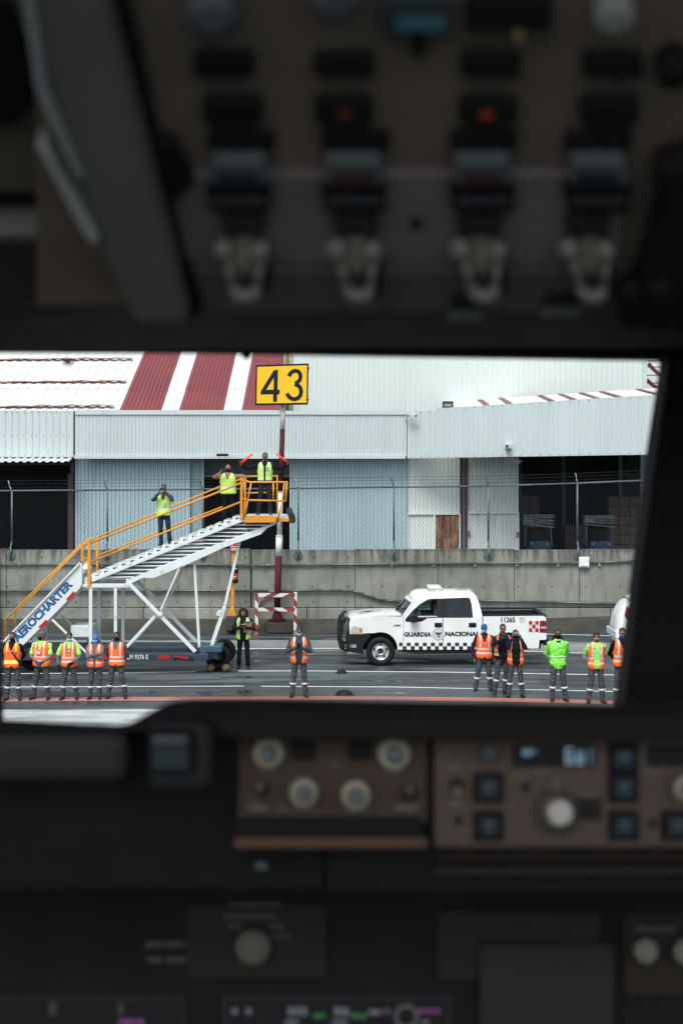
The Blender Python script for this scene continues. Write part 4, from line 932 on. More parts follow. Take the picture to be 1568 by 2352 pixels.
# roof
mb = MB(); na, ny = 18, 12; vs = []
zr = lambda a: 216-9*math.sin(max(0, min(1, (a-560)/90))*math.pi/2) + (240-216)*max(0, (600-a)/40)**1.5*.9 + (14*max(0, (a-915)/40)**2)
for i in range(na+1):
    a = 558+(958-558)*i/na
    for j in range(ny+1):
        y = -.875+1.75*j/ny; c = 1-abs(y/.9)**2.4; v = T(a, zr(a), y); v.z += .095*c*(.55 if i in (0, na) else 1)+.002; v.x -= .16*c*(1-i/na)*(i < 5)*(1-i/5)
        vs.append(v)
mb.add(vs, [(i*(ny+1)+j, (i+1)*(ny+1)+j, (i+1)*(ny+1)+j+1, i*(ny+1)+j+1) for i in range(na) for j in range(ny)], 0, True)
rf_ = mb.build('roof', MTW, tk); so = rf_.modifiers.new('s', 'SOLIDIFY'); so.thickness = .03; so.offset = -1
text('roof_number', '65', .28, .75, lambda x, z, t: T(845, 205, -.30)+Vector((x, z*.7, t+.10)), MEMG, rf_, bold=.0)
# windscreen
def wsc(u, v_):                                # u 0..1 across, v 0..1 up
    y = (-.96+.0+1.92*u) if v_ == 0 else 0
    ylo, yhi = -.97+1.94*u, -.87+1.74*u; y = ylo+(yhi-ylo)*v_; c = 1-(2*u-1)**2
    a = 484+(560-484)*v_-(58*(1-v_)+34*v_)*c; b = 341+(240-341)*v_; p = T(a, b, y); p.z += .02*c+.05*c*v_; return p
mb = MB(); nu, nv = 14, 6; vs = [wsc(i/nu, j/nv) for j in range(nv+1) for i in range(nu+1)]
mb.add(vs, [(j*(nu+1)+i, j*(nu+1)+i+1, (j+1)*(nu+1)+i+1, (j+1)*(nu+1)+i) for j in range(nv) for i in range(nu)], 0, True)
ws = mb.build('windscreen', glass('windscreen_glass', (.42, .55, .55), 2.2, .05), tk)
mb = MB()
for u in (.0, 1.0): mb.beam(wsc(u, 0)+Vector((0, 0, -.02)), wsc(u, 1)+Vector((.02, 0, .02)), .09, .05)
mb.build('screen_pillar', MTW, tk)
mb = MB(); vs = [wsc(i/nu, .84)+Vector((-.008, 0, .008)) for i in range(nu+1)]+[wsc(i/nu, 1)+Vector((-.008, 0, .008)) for i in range(nu+1)]
mb.add(vs, [(i, i+1, nu+2+i, nu+1+i) for i in range(nu)], 0, True); mb.build('sun_strip', MEMW, ws)
mb = MB(); mb.add([T(372, 335, -.75)+Vector((0, 0, .06)), T(372, 335, .75)+Vector((0, 0, .06)), T(486, 341, .95)+Vector((0, 0, .02)), T(486, 341, -.95)+Vector((0, 0, .02))]+[T(372, 350, -.75), T(372, 350, .75), T(486, 352, .95), T(486, 352, -.95)], [(0, 1, 2, 3), (4, 5, 6, 7), (0, 1, 5, 4), (1, 2, 6, 5), (2, 3, 7, 6), (3, 0, 4, 7)]); mb.build('cowl', MTB, tk)
mb = MB()
for u0, u1 in ((.25, .02), (.62, .30)): mb.path([wsc(u0, .03)+Vector((-.03, 0, .04)), wsc(u0-.05, .22)+Vector((-.03, 0, .03))], .009); mb.beam(wsc(u0-.02, .25)+Vector((-.02, 0, .02)), wsc(u1, .5)+Vector((-.02, 0, .02)), .012, .02)
mb.build('wiper', MRUB, ws)
# rear of the cab
mb = MB(); mb.plate([(-.80, 0), (.80, 0), (.74, .45), (-.74, .45)], [], lambda a, b, t: T(986-b/.58*32, 341, 0)+Vector((t, a, b)), -.03, 0); mb.build('rear_screen', MGL2, tk)
# interior
mb = MB(); mb.box2(T(520, 540, -.9), T(965, 351, .9)); mb.build('cab_floor', MTB, tk)
for a in (650, 850):
    for y in (-.45, .45):
        mb = MB(); mb.box2(T(a-40, 352, y-.26), T(a+50, 335, y+.26)); mb.box2(T(a+35, 352, y-.25), T(a+62, 268, y+.25)); mb.build('seat', MSEAT, tk, bevel=.03)
        mb = MB(); mb.box2(T(a+40, 268, y-.12), T(a+58, 246, y+.12)); mb.build('headrest', MSEAT, tk, bevel=.03)
mb = MB(); mb.box2(T(500, 352, -.88), T(566, 324, .88)); mb.build('dashboard', MTB, tk, bevel=.04)
mb = MB(); c_ = T(578, 322, -.42); ring = [c_+Vector((.06*math.sin(t)*1, .17*math.cos(t), .17*math.sin(t)-.0)) for t in [2*math.pi*i/16 for i in range(17)]]; mb.path(ring, .014, 6); mb.build('steering_wheel', MRUB, tk)
mb = MB(); mb.box2(T(676, 345, -.0), T(690, 215, .12)); mb.build('partition_post', MTB, tk)
# bed
for y0 in (-1.0, 1.0):
    pts = [(988, 341), (988, 338), (1368, 334), (1381, 345), (1386, 370), (1386, 478), (1345, 537), (1256, 540)]+[p for p in A2]+[(1030, 545), (990, 545)]
    mb = MB(); mb.plate(pts, [], tp(y0), -.07, 0); bsid = mb.build('bed_side', MTW, tk, bevel=.012)
    mb = MB(); mb.plate([(984, 338), (985, 330), (1372, 326), (1374, 334)], [], tp(y0), -.10, .003); mb.build('bed_rail_cap', MTB, tk, bevel=.006)
    mb = MB(); mb.plate([(988, 500), (988, 345), (1366, 340), (1366, 500)], [], tp(y0), -.10, -.073); mb.build('bed_liner', MTB, tk)
    if y0 < 0:
        mb = MB(); mb.plate([(985, 346), (989, 346), (989, 540), (985, 540)], [], tp(y0), -.03, .003); mb.build('bed_gap', MHOLE, tk)
mb = MB(); mb.box2(T(1366, 345, -.93), T(1384, 520, .93)); tg = mb.build('tailgate', MTW, tk, bevel=.012)
mb = MB(); mb.box2(T(1364, 345, -.93), T(1385, 330, .93)); mb.build('tailgate_cap', MTB, tg)
mb = MB(); mb.box2(T(988, 480, -.93), T(1366, 470, .93)); mb.box2(T(986, 480, -.93), T(992, 335, .93)); mb.box2(T(1360, 480, -.92), T(1365.5, 340, .92)); mb.build('bed_floor', MTB, tk)
def blk(nm, m, a, b, y0, y1, bv=.02, par=tk): return MB().box2(T(a[0], a[1], y0), T(b[0], b[1], y1)).build(nm, m, par, bevel=bv)
for s_ in (-1, 1):
    mb = MB(); mb.plate([(1343, 440), (1344, 370), (1350, 364), (1385, 366), (1387, 442)], [], tp(s_*1.0), -.08, .008); tl_ = mb.build('tail_light', mat('tail_red', (.22, .01, .015), .25, var=.05), tk, bevel=.008)
    mb = MB(); mb.plate([(1349, 414), (1384, 414), (1384, 402), (1349, 402)], [], tp(s_*1.0), .009, .013); mb.build('reversing_lens', mat('lens_clear', (.5, .45, .42), .2), tl_)
    mb = MB(); mb.plate([(158, 442), (158, 432), (170, 397), (178, 395), (234, 409), (234, 450), (178, 449)], [], tp(s_*1.0), -.14, .012); hl = mb.build('headlight', mat('headlight_glass', (.42, .47, .42), .12, var=.12, vscale=8, coat=.6), tk, bevel=.012)
    mb = MB(); mb.plate([(213, 438), (213, 412), (230, 412), (231, 439)], [], tp(s_*1.0), .0125, .016); mb.build('indicator', mat('amber', (.62, .14, .04), .3), hl)
    mb = MB(); mb.plate([(140, 470), (150, 448), (262, 449), (285, 462), (262, 490), (242, 520), (238, 576), (150, 560), (128, 545)], [], tp(s_*1.0), -.4, .02); mb.build('bumper_corner', MTB, tk, bevel=.02)
    for c0 in (347, 1150):
        arcp = [(c0+113*math.cos(t), 543-113*math.sin(t)) for t in [R(q) for q in range(0, 181, 10)]]; arci = [(c0+103*math.cos(t), 543-103*math.sin(t)) for t in [R(q) for q in range(180, -1, -10)]]
        if c0 == 347:
            mb = MB(); mb.plate(arcp+arci, [], tp(s_*1.0), -.02, .014); 
            mb = MB(); mb.plate([(c0+100*math.cos(R(q)), 540-100*math.sin(R(q))) for q in range(0, 181, 12)], [], tp(s_*1.0), -.5, -.45)
        mb = MB(); mb.plate([(c0+106*math.cos(R(q)), 545-106*math.sin(R(q))) for q in range(0, 181, 12)], [], tp(s_*1.0), -.55, -.5); mb.build('wheel_well', MTB, tk)
text('bumper_number', '11265', 37*k, 20*k, lambda x, z, t: T(157, 533, -1.021)+Vector((x, -t, z)), MWHP, tk, bold=.01)
blk('front_bumper', MTB, (136, 462), (180, 560), -.99, .99, .04); blk('grille', MTB, (140, 365), (160, 455), -.66, .66, .03)
for b in (380, 400, 420, 440): blk('grille_bar', MCHR, (137, b), (142, b+5), -.62, .62, .003)
# push bar
mb = MB(); nb_ = [(136, 350), (118, 352), (92, 380), (82, 430), (84, 490), (98, 540), (128, 556), (150, 556)]
for y in (-.86, .86): mb.path([T(a, b, y) for a, b in nb_], .038)
for y in (-.86, .86): mb.beam(T(116, 358, y), T(96, 530, y), .05, .13)
for a, b in ((104, 366), (82, 440), (88, 505), (118, 550)): mb.tube(T(a, b, -.86), T(a, b, .86), .035)
for y in (-.35, .35): mb.beam(T(100, 365, y), T(90, 540, y), .05, .05)
mb.build('push_bar', MTB, tk)
mb = MB(); mb.plate([(96, 366), (128, 352), (138, 362), (112, 395), (104, 470), (116, 540), (102, 542), (86, 480), (84, 420)], [], tp(-1.0), -.16, -.10); mb.build('push_bar_plate', MTB, tk, bevel=.01)
blk('rear_bumper', MTB, (1345, 484), (1402, 520), -.98, .98, .02); 
mb = MB(); mb.plate([(1336, 540), (1342, 484), (1400, 482), (1404, 492), (1400, 502), (1360, 510), (1345, 545)], [], tp(-1.0), -.4, .0); mb.build('bumper_end', MTB, tk, bevel=.01)
mb = MB(); mb.box2(T(200, 560, -.5), T(1300, 530, .5)); mb.box2(T(545, 578, -.5), T(568, 560, -.3)); mb.box2(T(590, 575, .1), T(610, 560, .3)); mb.build('underframe', MTB, tk)
# wheels
for c0 in (347, 1150):
    for s_ in (-1, 1):
        r = .425; c = T(c0, 650-r/k, s_*.86); ax = (0, s_, 0)
        mb = MB(); mb.lathe([(-.13, .25), (-.13, .39), (-.10, .42), (.10, .42), (.13, .395), (.13, .26), (.10, .25), (-.02, .24)], c, ax, 36, caps=False); w_ = mb.build('wheel', MRUB, tk)
        mb = MB(); mb.lathe([(.115, .262), (.10, .25), (.075, .235), (.085, .12), (.10, .11), (.10, .085), (.07, .08), (.07, .0)], c, ax, 36, caps=False); rm = mb.build('rim', MCHR, w_)
        mb = MB()
        for q in range(5):
            t = R(90+72*q); o_ = c+Vector((math.cos(t)*.185, s_*.084, math.sin(t)*.185)); mb.ell(o_, (.045, .016, .032), 12, 8, 0, Matrix.Rotation(-t+R(90), 3, 'Y'))
        mb.lathe([(.071, .078), (.074, .02)], c, ax, 18); mb.build('rim_hole', MHOLE, w_)
        mb = MB()
        for q in range(7): t = R(51.4*q); mb.tube(c+Vector((math.cos(t)*.05, s_*.075, math.sin(t)*.05)), c+Vector((math.cos(t)*.05, s_*.09, math.sin(t)*.05)), .011)
        mb.build('wheel_nut', MDKM, w_)
    mb = MB(); mb.tube(T(c0, 650-.425/k, -.8), T(c0, 650-.425/k, .8), .06); mb.build('axle', MTB, tk)
# mirrors and roof beacon
for s_ in (-1, 1):
    mb = MB(); mb.box2(T(530, 369, s_*1.06), T(578, 320, s_*1.28)); mr = mb.build('mirror', MTB, tk, bevel=.03)
    mb = MB(); mb.beam(T(553, 362, s_*.99), T(553, 362, s_*1.1), .06, .05); mb.build('mirror_arm', MTB, mr)
mb = MB(); z_ = T(690, 205, -.2).z; mb.box2(T(660, 190, -.5), T(732, 176, .35)); lb = mb.build('beacon', mat('beacon_housing', (.52, .54, .5), .3, var=.05), tk, bevel=.02)
mb = MB(); mb.box2(T(652, 175.5, -.53), T(738, 164, .38)); mb.build('beacon_lid', mat('beacon_lid', (.66, .68, .62), .35, var=.04), lb, bevel=.02)
mb = MB(); mb.box2(T(700, 188, -.506), T(730, 178, -.5005)); mb.build('beacon_lens', mat('lens_white', (.7, .72, .7), .15), lb)
mb = MB(); mb.box2(T(672, 206, -.44), T(736, 190.2, .3)); mb.build('beacon_base', MTB, lb)
mb = MB(); mb.path([T(655, 200, -.42)+Vector((0, 0, .06)), T(650, 210, -.5)+Vector((0, 0, .06)), T(661, 190, -.45)], .008); mb.build('beacon_cable', MRUB, lb)
# ================================================================ WHITE CAR at the right edge
XC = X(1413, 45); car = thing('car', 'white car with a red lamp, half hidden by the window post', 'car', (XC+2.1, 45.8, 0))
def Cc(a, b, y): return Vector((XC+a, 45.8+y, b))
prof = [(.08, .22), (.02, .62), (.10, 1.0), (.16, 1.18), (.30, 1.42), (.62, 1.66), (1.2, 1.74), (2.3, 1.72), (3.0, 1.28), (4.1, 1.08), (4.3, .7), (4.25, .35)]
mb = MB(); nS = 14; secs = []
for j in range(nS+1):
    y = -.86+1.72*j/nS; c = 1-abs(y/.9)**5; secs.append([Cc(a+(.25*(1-c) if a < 1 else -.2*(1-c)), b*(1-(.03*(1-c) if b > 1.2 else 0)), y*(1-.10*max(0, b-1)/.7)) for a, b in prof])
n = len(prof); mb.add([v for s_ in secs for v in s_], [(j*n+i, j*n+i+1, (j+1)*n+i+1, (j+1)*n+i) for j in range(nS) for i in range(n-1)], 0, True)
mb.add(secs[0], [tuple(range(n))]); mb.add(secs[-1], [tuple(reversed(range(n)))])
mb.build('body', MTW, car)
mb = MB(); mb.plate([(.62, 1.1), (2.9, 1.1), (2.2, 1.6), (.8, 1.58)], [], lambda a, b, t: Cc(a, b, -.84+.14*(b-1)-t), -.0, .03); mb.build('side_window', MGL2, car)
mb = MB(); mb.plate([(.34, 1.42), (.60, 1.10), (.42, .92), (.26, 1.10)], [], lambda a, b, t: Cc(a, b, -.86+.10*max(0, b-1)-t), 0, .04); mb.build('tail_light', mat('tail_red', (.22, .01, .015)), car, bevel=.01)
mb = MB(); mb.add([Cc(.22, 1.25, -.6), Cc(.22, 1.25, .6), Cc(.52, 1.60, .55), Cc(.52, 1.60, -.55)], [(0, 1, 2, 3)]); mb.build('rear_window', MGL2, car)
for a in (.85, 3.45):
    for y in (-.78, .78): 
        mb = MB(); mb.lathe([(-.1, .2), (-.1, .3), (.1, .31), (.1, .2)], Cc(a, .31, y), (0, -1 if y < 0 else 1, 0), 24); w_ = mb.build('wheel', MRUB, car); mb = MB(); mb.lathe([(.05, .2), (.06, .02)], Cc(a, .31, y), (0, -1 if y < 0 else 1, 0), 20); mb.build('rim', MCHR, w_)
mb = MB(); mb.box2(Cc(.0, .36, -.8), Cc(.14, .6, .8)); mb.build('bumper', MTW, car, bevel=.03)
# ================================================================ PEOPLE
def skin(n, c): return mat('skin_'+n, c, .5, var=.06, vscale=20)
SK = [skin('tan', (.26, .135, .085)), skin('brown', (.19, .092, .055)), skin('deep', (.13, .062, .038)), skin('light', (.36, .19, .13))]
HAIR = mat('hair_black', (.012, .011, .011), .55, var=.3, vscale=60); HAIRR = mat('hair_dark_red', (.05, .012, .012), .5, var=.4, vscale=40)
ORV = mat('vest_orange', (.90, .145, .022), .6, var=.07, vscale=9, bump=.5, bscale=14); LIM = mat('vest_lime', (.50, .85, .10), .6, var=.06, vscale=9, bump=.5, bscale=14)
SIL = mat('reflective_silver', (.56, .59, .60), .35, var=.06, vscale=20); YLB = mat('reflective_yellow', (.72, .82, .08), .5, var=.05)
TRO = mat('trouser_grey', (.062, .064, .072), .85, spec=.15, var=.14, vscale=8, bump=.5, bscale=18); TRB = mat('trouser_black', (.007, .008, .010), .85, spec=.1, var=.2, vscale=8, bump=.4, bscale=18); JEAN = mat('jeans_blue', (.010, .030, .050), .8, spec=.15, var=.25, vscale=7, bump=.4, bscale=18)
TRD = mat('trouser_charcoal', (.018, .022, .024), .85, spec=.1, var=.2, vscale=8, bump=.4, bscale=18)
def cloth(n, c): return mat('cloth_'+n, c, .85, spec=.15, var=.12, vscale=9, bump=.5, bscale=18)
CGR = cloth('grey', (.11, .12, .13)); CLG = cloth('light_grey', (.105, .115, .13)); CBK = cloth('black', (.007, .008, .010)); CNV = cloth('navy', (.006, .010, .018)); CLM = cloth('neon', (.36, .74, .16)); CDG = cloth('dark_green_grey', (.04, .05, .045)); CTN = cloth('tan', (.30, .17, .11)); CMR = cloth('maroon', (.035, .012, .018)); CBL = cloth('blue', (.02, .09, .26)); CWH = cloth('white', (.6, .6, .6)); CLV = cloth('lavender', (.45, .45, .52)); CHG = cloth('slate', (.042, .052, .056))
BOOT = mat('boot_black', (.014, .014, .015), .5, var=.2, vscale=10); GLV = mat('glove_blue', (.02, .065, .13), .5, var=.15); KNB = mat('patch_blue', (.015, .09, .32), .6); PHN = mat('phone_black', (.01, .012, .015), .25, var=0)
MMS = mat('mask_light_blue', (.28, .55, .68), .7, var=.05); MMB = mat('mask_black', (.006, .007, .008), .8, spec=.1, var=.1); MMD = mat('mask_blue', (.015, .09, .42), .6, var=.05); MMR = mat('mask_red', (.28, .02, .035), .7, var=.4, vscale=60); MMG = mat('mask_dark_teal', (.015, .035, .04), .7); MMP = mat('mask_pink', (.22, .07, .09), .7)
EYE = mat('eye_dark', (.01, .008, .007), .3, var=0)
RG = [(.465, .050, .050), (.50, .088, .064), (.53, .098, .069), (.57, .093, .066), (.61, .088, .062), (.66, .093, .066), (.72, .103, .071), (.765, .108, .069), (.80, .100, .061), (.825, .072, .050), (.845, .042, .040), (.87, .034, .036)]
def ring_at(z):
    for (a, b) in zip(RG, RG[1:]):
        if a[0] <= z <= b[0]: t = (z-a[0])/(b[0]-a[0]); return a[1]+(b[1]-a[1])*t, a[2]+(b[2]-a[2])*t
    return RG[0][1:] if z < RG[0][0] else RG[-1][1:]
def torso(mb, O, h, z0, z1, inf, nz=16, n=28, flare=0, girth=1):
    vs = []
    for j in range(nz+1):
        z = z0+(z1-z0)*j/nz; a, b = ring_at(z); g_ = girth if z < .78 else 1
        a = a*h*g_+inf+flare*max(0, .58-z); b = b*h*g_+inf+flare*max(0, .58-z)
        for i in range(n):
            t = 2*math.pi*i/n; c, s_ = math.cos(t), math.sin(t); e = .86
            vs.append(O+Vector((a*math.copysign(abs(c)**e, c), b*math.copysign(abs(s_)**e, s_), z*h)))
    mb.add(vs, [(j*n+i, j*n+(i+1) % n, (j+1)*n+(i+1) % n, (j+1)*n+i) for j in range(nz) for i in range(n)]+[tuple(reversed(range(n))), tuple(range(nz*n, nz*n+n))], 0, True)
def elbow(S, Wt, l1, l2, hint):
    d = Wt-S; L = min(d.length, (l1+l2)*.995); d.normalize(); a = (l1*l1-l2*l2+L*L)/(2*L); hh = math.sqrt(max(0, l1*l1-a*a)); hint = Vector(hint); p = (hint-d*hint.dot(d)).normalized()
    return S+d*a+p*hh, S+d*L
def hand(mb, Wr, dirn, nrm, side, h, curl=.5, infl=0):
    """palm with five fingers; dirn = finger direction, nrm = direction the palm faces, side=+1/-1 picks the thumb side"""
    d = Vector(dirn).normalized(); n_ = Vector(nrm); n_ = (n_-d*n_.dot(d)).normalized(); s_ = d.cross(n_).normalized()*side; k_ = h/1.72
    P = lambda a, b, c: Wr+(d*a+s_*b+n_*c)*k_
    for b in (-.026, -.009, .009, .026): mb.cap(P(.012, b*.75, 0), P(.088, b, 0), (.0135+infl)*k_, (.0115+infl)*k_, 8)
    for b, L in ((-.029, .062), (-.010, .072), (.010, .078), (.029, .070)):
        p = P(.090, b, 0); ang = .15+curl*.5
        for q in range(3):
            seg = L*(.42, .32, .26)[q]; nx = p+(d*math.cos(ang)+n_*math.sin(ang))*seg*k_; mb.cap(p, nx, (.0092-.0008*q+infl)*k_, (.0085-.0008*q+infl)*k_, 7); p = nx; ang += curl*.75
    p = P(.025, .030, .004); q_ = P(.058, .050, .012+.012*curl); r_ = P(.085, .052-.015*curl, .018+.03*curl)
    mb.cap(p, q_, (.0135+infl)*k_, (.0105+infl)*k_, 8); mb.cap(q_, r_, (.010+infl)*k_, (.0088+infl)*k_, 8)
POSE = {  # wrist target (x mirrored, y, z in body heights), elbow hint, finger dir, palm normal, curl
 'down': ((.150, -.03, .49), (1, .6, 0), (0, -.15, -1), (-1, 0, 0), .5),
 'behind': ((.045, .10, .545), (1, .35, 0), (-.8, .1, -.4), (0, -1, 0), .5),
 'clasp': ((.035, -.105, .56), (1, .1, -.3), (-.75, -.1, -.6), (0, 1, 0), .7),
 'low': ((.145, -.05, .50), (1, .5, 0), (-.1, -.2, -1), (-1, 0, 0), .6),
 'cross_a': ((-.045, -.125, .70), (1, -.3, -.6), (-.95, .05, .15), (0, 1, 0), .5),
 'cross_b': ((-.045, -.105, .665), (1, -.3, -.6), (-.95, .15, -.1), (0, 1, 0), .5),
 'face': ((.055, -.155, .865), (.9, 0, -1), (-.25, -.1, 1), (-.6, .5, 0), .75),
 'chest': ((.045, -.165, .715), (.75, .1, -.75), (-.45, -.5, .6), (-.4, .8, .3), .7),
 'temple': ((.075, -.095, .87), (.45, -.2, -1), (-.25, .05, 1), (-1, .3, 0), .5),
}
def person(px, fy, ty, label, skin_, pose, top_, sleeve='long', trous=TRO, vest=None, vopen=0, mask=None, hair='short', cap=None, legs=(.085, .085), head=(0, 0), D=None, bands=True, gloves=None, girth=1.0, zfoot=None, yaw=0, extra=None, hcol=None, vlow=.485, feety=(0, 0), boots=BOOT, knee=True, grp=None, ylb=False, hem=.49):
    D = D or GD(fy); s_ = F/D; h = (fy-ty)/s_; x = X(px, D); z0 = 0 if zfoot is None else zfoot
    if zfoot is not None: h = Z(ty, D)-z0
    if cap or hair == 'curly': h *= .985
    O = Vector((0, 0, 0)); hcol = hcol or HAIR
    t = thing('person', label, 'person', (0, 0, 0), grp)
    seed = int(px)
    NK = O+Vector((0, .005, .865))*h; HC = O+Vector((0, -.012, .932))*h
    yw, pt_ = head; HM = Matrix.Rotation(R(yw), 3, 'Z') @ Matrix.Rotation(R(pt_), 3, 'X')
    hs = h/1.72; H = lambda a, b, c: HC+HM @ (Vector((a, b, c))*hs)
    def hell(mb, c, r, nu=14, nv=10, **kw): mb.ell(H(*c), tuple(q*hs for q in r), nu, nv, 0, HM, **kw)
    # --- joints
    arms = []
    for sd_ in (-1, 1):
        p = pose[0 if sd_ < 0 else 1]
        if isinstance(p, str): p = POSE[p]; tgt, hint, dr, nr, cu = p; f = Vector((sd_, 1, 1)); tgt = Vector(tgt)*f; hint = Vector(hint)*f; dr = Vector(dr)*f; nr = Vector(nr)*f
        else: tgt, hint, dr, nr, cu = p
        S = O+Vector((.108*sd_*(.5+.5*girth), .0, .795))*h; E, Wr = elbow(S, O+Vector(tgt)*h, .172*h, .150*h, hint); arms.append((sd_, S, E, Wr, dr, nr, cu))
    lg = []
    for i, sd_ in enumerate((-1, 1)):
        hip = O+Vector((.050*sd_, .0, .50))*h; an = O+Vector((legs[i]*sd_, .010+feety[i], .050))*h
        if zfoot is not None and feety[i]: pass
        kn = hip.lerp(an, .50)+Vector((.004*sd_, -.016, 0))*h; lg.append((sd_, hip, kn, an))
    # --- body: one continuous surface
    mb = MB(); torso(mb, O, h, .47, .868, -.004, girth=girth)
    mb.cap(NK-Vector((0, 0, .04*h)), H(0, .015, -.045), .052*hs, .050*hs)
    hell(mb, (0, .012, .022), (.072, .092, .088), 18, 14); hell(mb, (0, -.018, -.048), (.056, .066, .058), 16, 12); hell(mb, (0, -.045, -.092), (.026, .024, .018)); hell(mb, (0, -.088, .026), (.05, .016, .014))
    hell(mb, (0, -.092, -.012), (.011, .020, .022)); hell(mb, (0, -.080, -.052), (.024, .014, .010)); 
    for e in (-1, 1): hell(mb, (e*.073, .012, -.005), (.010, .020, .030)); hell(mb, (e*.04, -.068, -.02), (.022, .018, .018))
    for sd_, S, E, Wr, dr, nr, cu in arms:
        mb.cap(S, E, .046*hs, .038*hs); mb.cap(E, Wr, .038*hs, .026*hs); hand(mb, Wr, dr, nr, -sd_, h, cu)
    for sd_, hip, kn, an in lg: mb.cap(hip, kn, .078*hs, .052*hs); mb.cap(kn, an, .050*hs, .038*hs)
    remesh(mb, .0085, 'body', skin_, t, smooth_it=1)
    # --- face details
    mb = MB()
    for e in (-1, 1): hell(mb, (e*.030, -.079, .006), (.0115, .006, .0055), 10, 6)
    mb.build('eyes', EYE, t)
    if hair != 'bald' or True:
        mb = MB()
        for e in (-1, 1): mb.cap(H(e*.017, -.088, .027), H(e*.045, -.078, .027), .0045*hs, .0035*hs, 8)
        mb.build('eyebrows', HAIR, t)
    if mask:
        mb = MB(); hell(mb, (0, -.030, -.052), (.070, .079, .058), 20, 14, keep=lambda c: c.y < .012*hs); mb.cap(H(-.066, -.02, -.03), H(-.075, .01, .005), .003*hs, .003*hs, 6); mb.cap(H(.066, -.02, -.03), H(.075, .01, .005), .003*hs, .003*hs, 6)
        m_ = mb.build('face_mask', mask, t)
        if mask is MMS: mb = MB(); [mb.cap(H(-.05, -.078-.012*0, -.04-q*.016), H(.05, -.078, -.04-q*.016), .0018*hs, .0018*hs, 6) for q in range(3)]; mb.build('mask_pleat', mask, m_)
        if mask is MMR: mb = MB(); mb.cap(H(-.055, -.078, -.012), H(0, -.104, -.008), .008*hs, .008*hs, 8); mb.cap(H(.055, -.078, -.012), H(0, -.104, -.008), .008*hs, .008*hs, 8); mb.build('mask_edge', CWH, m_)
    if hair == 'short':
        mb = MB(); hell(mb, (0, .016, .030), (.080, .102, .094), 26, 18, keep=lambda c: c.z > (.030+(-c.y/hs-.02)*.42 if c.y < 0 else -.0+(-c.y/hs)*.62)*hs)
        for q in range(26):
            a_ = random.uniform(0, 6.28); r_ = random.uniform(.0, .8); hell(mb, (.068*r_*math.cos(a_), .01+.085*r_*math.sin(a_), .030+.086*math.sqrt(1-r_*r_*.9)), (.016, .016, .012), 7, 5)
        mb.build('hair', hcol, t)
    if hair == 'curly':
        mb = MB()
        for q in range(150):
            a_ = random.uniform(0, 6.28); zz = random.uniform(-.19, .115); wr_ = .088+.03*math.sin((zz+.19)/.3*3.14)*1; yy = .02+math.sin(a_)*wr_; xx = math.cos(a_)*wr_*(1.08 if zz < 0 else 1-.4*max(0, zz/.115)**2)
            if zz > .06: yy *= .8
            if yy < -.03 and abs(xx) < .068 and zz < .07: continue
            hell(mb, (xx, yy, zz), (.026, .026, .03), 7, 5)
        hell(mb, (0, .02, .035), (.085, .100, .095), 16, 12, keep=lambda c: c.z > .03*hs or c.y > 0)
        mb.build('hair', HAIRR, t)
    if cap:
        mb = MB(); hell(mb, (0, .010, .034), (.083, .106, .088), 24, 16, keep=lambda c: c.z > -.006*hs); c_ = mb.build('cap', cap, t)
        mb = MB(); vs = []
        for i in range(13):
            a_ = -1.1+2.2*i/12; vs.append(H(.080*math.sin(a_), -.082*math.cos(a_)*1.05, .034)); vs.append(H(.074*math.sin(a_), -.10*math.cos(a_)-.066*math.cos(a_), .022))
        vs2 = [v+HM @ Vector((0, 0, -.006*hs)) for v in vs]; n_ = len(vs)
        mb.add(vs+vs2, [(2*i, 2*i+2, 2*i+3, 2*i+1) for i in range(12)]+[(n_+2*i+1, n_+2*i+3, n_+2*i+2, n_+2*i) for i in range(12)]+[(2*i+1, 2*i+3, n_+2*i+3, n_+2*i+1) for i in range(12)]); mb.build('visor', cap, c_)
    # --- trousers
    mb = MB(); torso(mb, O, h, .465, .60, .010, girth=girth)
    for sd_, hip, kn, an in lg:
        mb.cap(hip+Vector((0, 0, .02*h)), kn, .092*hs, .068*hs); mb.cap(kn, an+Vector((0, 0, .012*h)), .068*hs, .062*hs); mb.cap(an+Vector((0, 0, .03*h)), an+Vector((0, -.004, -.004)), .066*hs, .060*hs)
    tr = remesh(mb, .014, 'trousers', trous, t, .016, 7, 1, seed)
    if bands:
        for sd_, hip, kn, an in lg:
            mb = MB(); a = kn.lerp(an, .30); b = kn.lerp(an, .43); mb.tube(a, b, .078*hs, .077*hs, 18); mb.build('reflective_band', SIL, tr)
            if knee: mb = MB(); mb.ell(hip.lerp(kn, .78)+Vector((sd_*.062*hs, -.02, 0)), (.022, .04, .035)); mb.build('knee_patch', KNB, tr)
    # --- boots
    for (sd_, hip, kn, an), fo in zip(lg, (-1, 1)):
        mb = MB(); f = Vector((fo*.22, -1, 0)).normalized(); b0 = an+Vector((0, 0, -an.z+.045*hs)); mb.cap(b0+f*-.03*hs, b0+f*.10*hs-Vector((0, 0, .004)), .046*hs, .040*hs); mb.cap(b0+f*.05*hs-Vector((0, 0, .006*hs)), b0+f*.165*hs-Vector((0, 0, .008*hs)), .044*hs, .036*hs); mb.cap(b0, an+Vector((0, 0, .03*h)), .050*hs, .053*hs)
        remesh(mb, .012, 'boot', boots, t, smooth_it=1)
    # --- top garment
    mb = MB(); torso(mb, O, h, hem, .862, .024, girth=girth)
